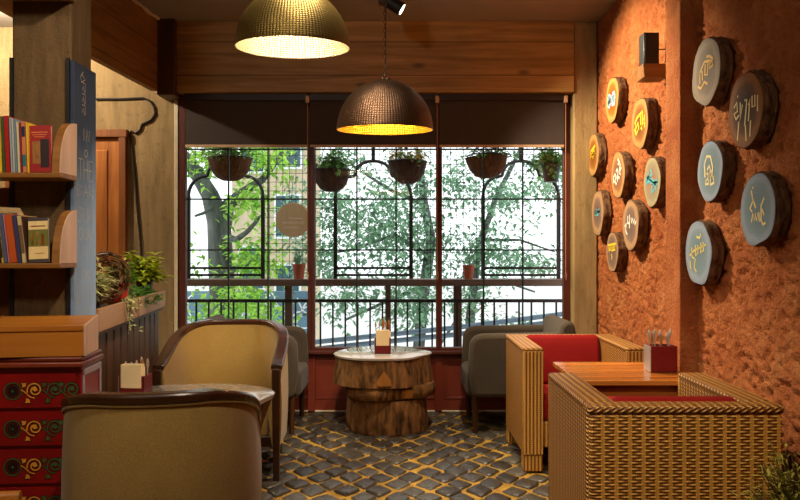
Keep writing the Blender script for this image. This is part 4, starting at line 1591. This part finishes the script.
# wooden chair whose curved top shows at the lower left corner
t = thing('wooden_chair', 'light wooden chair with curved top rail peeking in at the lower left corner', 'chair', (-1.165, 1.83, 0), R(12))
P = [(x, -.02 + .05 * (x / .2) ** 2,   .662 + .018 * (1 - (x / .2) ** 2), 0, 1) for x in [-.2 + .04 * k for k in range(11)]]
m = MB(); m.add(*sweep_u([(x, y + .0, z, 0, 1) for x, y, z, _, _ in P], [(.016, -.05), (.016, .01), (.008, .018), (-.008, .018), (-.016, .01), (-.016, -.05)]))
m.build('top_rail', 'boxwood', t, angle=50)
for k in range(5):
    x = -.15 + .075 * k
    MB().tube([(x, -.01, .62), (x * .95, -.04, .45)], .009, 8).build('spindle', 'boxwood', t)
MB().box(-.21, .21, -.44, -.02, .42, .452).build('seat', 'boxwood', t, bevel=.012)
for sx in (-1, 1):
    for y in (-.40, -.06):
        MB().tube([(sx * .17, y, .43), (sx * .19, y + (.03 if y > -.2 else -.03), 0)], [.02, .014], 8).build('leg', 'boxwood', t)

# rosemary bush at the lower right corner
p = at(792, 500, 2.33)
bush('rosemary_bush', 'bushy olive green rosemary in a pot at the lower right corner', (1.24, 2.30, 0), 'leaf_olive', 2600, .21, .40, .05, .009, 61, 'terra', .15, .34, up=1.2, group=None)

# ---------------------------------------------------------------- pendant lamps
def pendant(label, loc, mat, inner, rad, tilt, chain_top, first=None):
    t = thing('pendant_lamp', label, 'lamp', loc, 0, 'hammered dome pendants')
    hgt = rad * 1.03
    prof = [(rad * 1.0, 0), (rad * 1.005, .006)] + [(rad * math.cos(R(q)), hgt * math.sin(R(q))) for q in range(4, 88, 4)] + [(.012, hgt)]
    d = MB().lathe(prof, 64, wob=None)
    o = d.build('dome_shade', mat, t, angle=60)
    o.rotation_euler = (R(tilt), 0, 0)
    k = .985
    prof2 = [(rad * 1.0, 0)] + [(rad * k * math.cos(R(q)), hgt * k * math.sin(R(q))) for q in range(0, 88, 4)] + [(.012, hgt * k)]
    q = MB().lathe(prof2[::-1], 64).build('shade_lining', inner, t, angle=60)
    q.rotation_euler = (R(tilt), 0, 0)
    MB().lathe([(.012, hgt * .98), (.02, hgt - .05), (.02, hgt - .09), (.016, hgt - .10)], 16).build('lamp_holder', 'black', t)
    MB().lathe([(.014, hgt - .095), (.028, hgt - .125), (.034, hgt - .155), (.024, hgt - .185), (.001, hgt - .195)], 18).build('bulb', 'bulb', t)
    MB().lathe([(.03, hgt - .004), (.026, hgt + .012), (.008, hgt + .02), (.008, hgt + .04)], 14, cap1=True).build('cap', mat, t)
    m = MB()
    z = hgt + .035
    i = 0
    while z < chain_top - loc[2] - .01:
        pts = []
        for a in range(9):
            an = a / 8 * 2 * PI
            u, v = .007 * math.cos(an), .014 * math.sin(an)
            pts.append((u, 0, z + v) if i % 2 == 0 else (0, u, z + v))
        m.tube(pts, .0022, 5, caps=False)
        z += .0225
        i += 1
    m.tube([(.004, .004, hgt + .02), (.004, .004, chain_top - loc[2])], .0022, 5)
    m.build('chain', 'slat', t)
    MB().lathe([(.045, -.03), (.05, -.01), (.05, 0)], 18, (0, 0, chain_top - loc[2]), cap0=True, cap1=True).build('ceiling_rose', 'slat', t)
    return t
LR = .25
pendant('hammered brass dome lamp hanging nearest with bright silvery lining', (-.47, 3.25, 2.187), 'brass', 'silverin', LR, 4, CEIL)
pendant('dark hammered dome lamp with golden lining hanging by a chain before the window', (-.078, 3.85, 1.924), 'bronze', 'goldin', LR, 3, CEIL)

# spotlight on a ceiling block
t = thing('ceiling_spotlight', 'small black spotlight angled towards the orange wall beside the lamp chain', 'spotlight', (-.03, 5.02, 2.965))
MB().box(-.028, .028, -.02, .03, .02, .125).build('bracket_arm', 'black', t, bevel=.004)
d0 = Vector((.62, .0, -.36)).normalized()
c0 = Vector((-.01, -.03, -.012))
m = MB(); m.tube([c0 - d0 * .055, c0 - d0 * .05, c0 + d0 * .05, c0 + d0 * .062], [.03, .04, .046, .046], 18)
m.build('spot_body', 'black', t)
m = MB(); m.tube([c0 + d0 * .0625, c0 + d0 * .064], [.036, .036], 18)
m.build('lens', 'lens', t)
o = MB().box(-.045, .045, -.045, .045, 0, .13, taper=.6).build('ceiling_block', 'post', None, bevel=.004, loc=(-.115, 5.0, 2.955))
tag(o, 'small brown wooden block fixed to the ceiling beside the spotlight', 'block')

# ---------------------------------------------------------------- speaker on its little shelf
t = thing('wall_speaker', 'small black speaker standing on a wooden wall block', 'speaker', (1.452, 4.315, 2.368), R(2))
MB().box(-.045, .045, -.042, .042, 0, .19).build('cabinet', 'blackp', t, bevel=.005)
MB().box(-.04, .04, -.047, -.041, .006, .184).build('grille', 'black', t, bevel=.003)
o = MB().box(-.16, 0, -.085, .085, -.075, 0, taper=.86).build('speaker_shelf', 'shelf', None, bevel=.004, loc=(1.55, 4.315, 2.367))
tag(o, 'chunky wooden wall block carrying the black speaker', 'shelf')
m = MB(); m.tube([(1.50, 4.28, 2.46), (1.53, 4.25, 2.452), (1.545, 4.2, 2.44)], .004, 6)
tag(m.build('speaker_cable', 'cable'), 'short dark cable from the speaker to the orange wall', 'cable')

# ---------------------------------------------------------------- painted log discs on the right wall
MT['df_orange'] = disc_face('orange_log_face', (200, 144, 76), (176, 78, 20), (190, 100, 30))
MT['df_yellow'] = disc_face('yellow_log_face', (188, 140, 80), (120, 66, 20), (152, 96, 36))
MT['df_tan'] = disc_face('tan_log_face', (192, 142, 84), (126, 82, 52), (152, 100, 62))
MT['df_grey'] = disc_face('grey_brown_log_face', (184, 142, 98), (112, 86, 74), (130, 102, 86))
MT['df_blue'] = disc_face('blue_painted_face', (150, 164, 184), (112, 138, 150), (124, 148, 160))
MT['df_teal'] = disc_face('teal_smudged_face', (176, 160, 120), (168, 116, 84), (150, 140, 110))
MT['df_dark'] = disc_face('dark_log_face', (150, 96, 44), (52, 26, 14), (104, 60, 26))
MT['df_dim'] = disc_face('dim_grey_face', (150, 132, 112), (104, 88, 76), (122, 106, 90))
for nm, c in (('yellow', (246, 206, 40)), ('white', (250, 240, 225)), ('cream', (240, 220, 160)), ('teal', (90, 170, 180)), ('bluegrey', (150, 180, 200)), ('ochre', (206, 160, 50)), ('palegold', (226, 206, 120))):
    MT['ink_' + nm] = plain('ink_' + nm, c, .6, var=.06)

bar = [(-.8, .45), (.8, .45)]
T = {
 1: [[(-.75, .35), (-.75, -.25), (-.55, -.3), (-.4, -.05), (-.5, .35), (-.75, .3)], [(-.3, .38), (-.28, -.3)], [(.15, .3), (.15, -.3), (.5, -.3), (.62, 0), (.5, .3), (.15, .3)], [(.35, .2), (.38, -.2)], [(-.65, .1), (-.65, -.15)]],
 2: [[(-.7, .1), (-.3, .35), (.1, .42), (.5, .5)], [(-.55, .2), (-.5, -.2), (-.2, .1), (-.1, -.3)], [(.2, .4), (.2, -.25)], [(.5, .5), (.45, -.2), (.75, 0), (.5, .15)], [(-.7, -.15), (-.5, -.45), (-.25, -.3)], [(.1, -.1), (.4, -.35)], [(.75, .3), (.75, -.3)]],
 3: [[(-.6, .25), (.55, .55)], [(-.4, .3), (-.45, -.1), (-.1, .1)], [(0, .4), (0, -.25)], [(.3, .48), (.25, -.05), (.5, .05), (.3, .25)], [(-.6, -.05), (.5, .1)]],
 4: [[(-.7, -.4), (-.75, -.05), (-.45, .1), (-.3, -.1), (-.5, -.3), (-.2, -.5)], [(-.3, .2), (-.05, .35), (.1, .1), (-.1, -.15), (.05, -.35)], [(.1, .55), (.3, .75), (.5, .5), (.3, .2), (.55, -.05)], [(-.15, -.05), (.35, -.2)], [(.05, .8), (.2, .9)], [(.35, .1), (.7, .35)]],
 5: [[(-.8, .15), (-.4, .25), (0, .1), (.4, -.05), (.8, .0)], [(-.8, .0), (-.3, .1), (.2, -.1), (.8, -.12)], [(-.5, .5), (-.35, .3), (-.6, .2)], [(.1, -.1), (.0, -.5), (.35, -.35)], [(.4, .0), (.6, -.4)], [(-.1, .6), (.1, .35), (-.2, .25)]],
 6: [[(-.6, .1), (-.2, .15), (.2, .05), (.6, .1)], [(-.4, .3), (-.35, -.1)], [(0, .25), (-.05, -.15), (.25, -.1), (.2, .15)], [(.45, .3), (.5, -.12)], [(-.6, -.05), (-.3, -.1)]],
 7: [[(-.85, -.05), (-.6, .1), (-.7, -.25), (-.45, -.45)], [(-.35, .45), (-.4, .1), (-.1, .1)], [(-.1, .5), (-.1, -.15)], [(.15, .35), (.2, .1), (.4, .3), (.45, .05), (.65, .25), (.7, .0), (.9, .15)]],
 8: [[(-.8, .4), (.8, .5)], [(-.6, .4), (-.6, .1), (-.25, .15), (-.3, .4)], [(0, .42), (0, .1), (.3, .12)], [(.4, .48), (.4, .12), (.7, .15), (.65, .45)], [(-.75, .22), (.75, .28)], [(-.1, -.1), (.05, -.3), (-.05, -.45)]],
 9: [[(-.55, .05), (-.1, .4), (.3, .35), (.75, .2)], [(-.5, -.35), (-.5, .05), (-.3, .1), (-.25, -.25)], [(0, .3), (-.05, -.1), (.2, -.15), (.25, .3)], [(.45, .3), (.4, .05), (.7, .1), (.65, .35), (.4, .5), (.1, .55)], [(-.7, -.4), (-.4, -.55), (-.1, -.35), (.2, -.5)]],
 10: [[(-.75, .2), (-.55, .35), (-.5, .05), (-.75, .0), (-.6, -.2), (-.4, -.1)], [(-.3, .3), (-.3, -.3), (-.15, .2)], [(0, .3), (.15, .3), (.1, -.0), (.0, -.5)], [(.25, .1), (.35, .3), (.3, -.1), (.25, -.4)], [(.5, .35), (.5, .0), (.68, .0), (.68, .35)], [(.85, .3), (.85, -.2)], [(-.5, .55), (-.45, .5)], [(-.4, -.3), (-.5, -.9)], [(.05, -.5), (.1, -1)], [(.4, -.4), (.35, -.9)]],
 11: [[(-.4, .3), (-.2, .55), (.1, .5), (.3, .1), (.2, -.3)], [(-.4, .3), (-.35, -.2)], [(-.15, .05), (.0, .2), (.1, -.0), (-.05, -.15), (-.2, -.05)], [(-.3, -.35), (-.1, -.25), (-.05, -.45), (-.3, -.45), (-.3, -.3)], [(.1, -.25), (.35, -.25), (.4, -.45), (.1, -.5), (.1, -.3)], [(-.1, -.2), (.2, .0)]],
 12: [[(-.35, .65), (-.25, .3), (-.45, .05), (-.3, -.05)], [(-.25, .35), (-.05, .05)], [(-.35, -.4), (-.25, -.1), (-.15, -.35), (-.1, -.12), (.0, -.35)], [(.1, -.1), (.1, -.4), (.18, -.1), (.22, -.4)], [(.5, .35), (.3, .1), (.3, -.35), (.42, -.5), (.6, -.45)], [(.35, .0), (.5, -.2)], [(-.28, .75), (-.22, .7)]],
 13: [[(-.75, -.1), (-.3, .1), (.2, .2), (.75, .3)], [(-.55, .2), (-.5, -.15), (-.3, -.2)], [(-.2, .3), (-.15, -.1), (.05, -.0), (.0, .3)], [(.3, .4), (.3, .0), (.55, .1), (.5, .4)], [(-.1, .6), (.2, .55), (.3, .7)], [(-.7, -.3), (-.6, -.6)], [(-.2, -.2), (-.3, -.55), (-.1, -.7)]],
}
DISC = [  # d, z, dia, face, ink, rel size, width, label, aspect
 (1, 5.185, 2.351, 0.315, 'df_orange', 'ink_bluegrey', .085, .042, 'orange sawn log disc with blocky pale blue lettering, highest of the far group'),
 (2, 4.588, 2.084, 0.316, 'df_yellow', 'ink_yellow', .095, .020, 'log disc with bright yellow lettering on golden wood, below left of the speaker'),
 (3, 5.692, 2.031, 0.319, 'df_yellow', 'ink_yellow', .085, .024, 'log disc with short yellow lettering nearest the back corner column'),
 (4, 5.048, 1.812, 0.314, 'df_tan', 'ink_white', .09, .018, 'tan log disc with tall white slanting symbols in the middle of the far group'),
 (5, 4.366, 1.701, 0.289, 'df_teal', 'ink_teal', .095, .026, 'log disc smeared with turquoise paint tucked against the orange pillar'),
 (6, 5.568, 1.578, 0.335, 'df_grey', 'ink_teal', .08, .028, 'grey brown log disc with small turquoise word, below the corner disc'),
 (7, 4.771, 1.461, 0.329, 'df_grey', 'ink_white', .10, .016, 'large grey brown log disc with white handwritten symbols'),
 (8, 5.183, 1.286, 0.277, 'df_grey', 'ink_yellow', .085, .018, 'lowest log disc of the far group with yellow barred lettering'),
 (9, 3.596, 2.165, 0.33, 'df_dim', 'ink_ochre', .095, .014, 'dim grey log disc with ochre lettering, highest beyond the pillar'),
 (10, 3.186, 1.903, 0.323, 'df_dark', 'ink_cream', .10, .011, 'dark brown log disc with cream lettering and paint drips'),
 (11, 3.551, 1.679, 0.288, 'df_blue', 'ink_cream', .10, .014, 'blue painted log disc with a cream curled letter beside the pillar'),
 (12, 3.079, 1.468, 0.304, 'df_blue', 'ink_cream', .095, .012, 'blue painted log disc with cream vertical lettering nearest the camera'),
 (13, 3.69, 1.285, 0.322, 'df_blue', 'ink_palegold', .10, .012, 'blue painted log disc with pale gold scribble, lowest beyond the pillar'),
]
for (i, d, z, dia, fm, im, ts, tw, lab) in DISC:
    th = .064
    t = thing('log_disc', lab, 'disc', (WX + .001, d, z), 0, 'painted log discs on the orange wall')
    wf = wob_fn(100 + i, .022)
    n = 40
    rr = dia / 2
    prof = []
    m = MB()
    vs, fs = [], []
    r = random.Random(i)
    jit = [r.uniform(-.004, .006) for _ in range(n)]
    secs = [(0, .97), (-.012, 1.03), (-th * .5, 1.0), (-th + .012, 1.03), (-th, 1.0)]
    for si, (x, k) in enumerate(secs):
        for j in range(n):
            a = 2 * PI * j / n
            q = rr * wf(a, 0) * k + jit[j] * (1 if si < 4 else .4)
            vs.append((x, q * math.cos(a), q * math.sin(a)))
    for s_ in range(len(secs) - 1):
        for j in range(n):
            j2 = (j + 1) % n
            fs.append((s_ * n + j, s_ * n + j2, (s_ + 1) * n + j2, (s_ + 1) * n + j))
    fs.append(tuple(range(n)))
    m.add(vs, fs)
    m.build('bark_rim', 'barkdark', t, angle=50)
    m = MB()
    face = [(rr * wf(2 * PI * j / n, 0) * .985 * math.cos(2 * PI * j / n), rr * wf(2 * PI * j / n, 0) * .985 * math.sin(2 * PI * j / n)) for j in range(n)]
    m.prism(face, lambda u, v, q: (q, u, v), -th - .002, -th + .004)
    m.build('sawn_face', fm, t, angle=30)
    m = MB(); m.loose = True
    for pl_ in T[i]:
        pts = [(u * ts * 1.35, v * ts * 1.35) for u, v in pl_]
        m.ribbon(pts, tw * .95, lambda u, v, q: (-th - .0035 + q, -u, v), 0, 0)
    m.build('painted_lettering', im, t, smooth=False)

# ================================================================ CAMERA AND LIGHT
cam = bpy.data.cameras.new('camera')
cam.sensor_width = 36
cam.lens = F / 800 * 36
cam.clip_start = .05
co = bpy.data.objects.new('camera', cam)
COL.objects.link(co)
co.location = (0, 0, EYE)
co.rotation_euler = (PI / 2, 0, 0)
scene.camera = co

wd = bpy.data.worlds.new('overcast_sky')
scene.world = wd
wd.use_nodes = True
bg = wd.node_tree.nodes['Background']
bg.inputs[0].default_value = (.93, .97, 1, 1)
bg.inputs[1].default_value = 2.0


def light(name, typ, loc, power, col, target=None, size=.05, spot=70, blend=.5):
    L = bpy.data.lights.new(name, typ)
    L.energy = power
    L.color = col
    if typ in ('POINT', 'SPOT'):
        L.shadow_soft_size = size
    if typ == 'SPOT':
        L.spot_size = R(spot)
        L.spot_blend = blend
    o = bpy.data.objects.new(name, L)
    COL.objects.link(o)
    o.location = loc
    if target is not None:
        o.rotation_euler = (Vector(target) - Vector(loc)).to_track_quat('-Z', 'Y').to_euler()
    return o


WARM = (1, .87, .67)
light('spot_on_orange_wall', 'SPOT', (.06, 4.99, 2.92), 400, (1, .83, .58), (1.55, 4.85, 1.75), .03, 90, .6)
light('lamp_left_room', 'POINT', (-2.95, 5.2, 2.99), 115, (1, .87, .66), size=.03)
light('pendant_bulb_near', 'POINT', (-.47, 3.25, 2.26), 11, (1, .84, .6), size=.04)
light('pendant_bulb_far', 'POINT', (-.078, 3.85, 2.0), 10, (1, .76, .42), size=.04)
light('fill_spot_floor', 'SPOT', (.45, 4.2, 3.0), 205, WARM, (.2, 4.7, 0), .05, 80, .8)  # unseen spot without fixture, added as fill over the floor
light('fill_spot_left', 'SPOT', (-.3, 3.0, 3.0), 225, WARM, (-1.0, 4.5, .5), .05, 70, .8)  # added fill for tub chairs and planter, no fixture modelled
light('fill_spot_shelves', 'SPOT', (-.2, 1.6, 3.0), 130, WARM, (-1.5, 3.0, 1.2), .05, 75, .8)  # out-of-view fill added to brighten the bookshelves
light('fill_spot_right', 'SPOT', (.1, 1.7, 3.0), 235, WARM, (.75, 3.2, .4), .06, 50, .8)  # added to lift the rattan chairs; its source is unseen
light('fill_light_rear', 'POINT', (-1.2, .8, 2.98), 62, (1, .90, .74), size=.15)  # ambient fill added for the whole room, no lamp body

vs_ = scene.view_settings
scene.display_settings.display_device = 'sRGB'
vs_.view_transform = 'Standard'
vs_.look = 'None'
vs_.exposure = 0
vs_.gamma = 1
vs_.use_curve_mapping = False
scene.cycles.use_denoising = True
scene.cycles.max_bounces = 8
scene.cycles.transparent_max_bounces = 24
scene.cycles.sample_clamp_indirect = 6
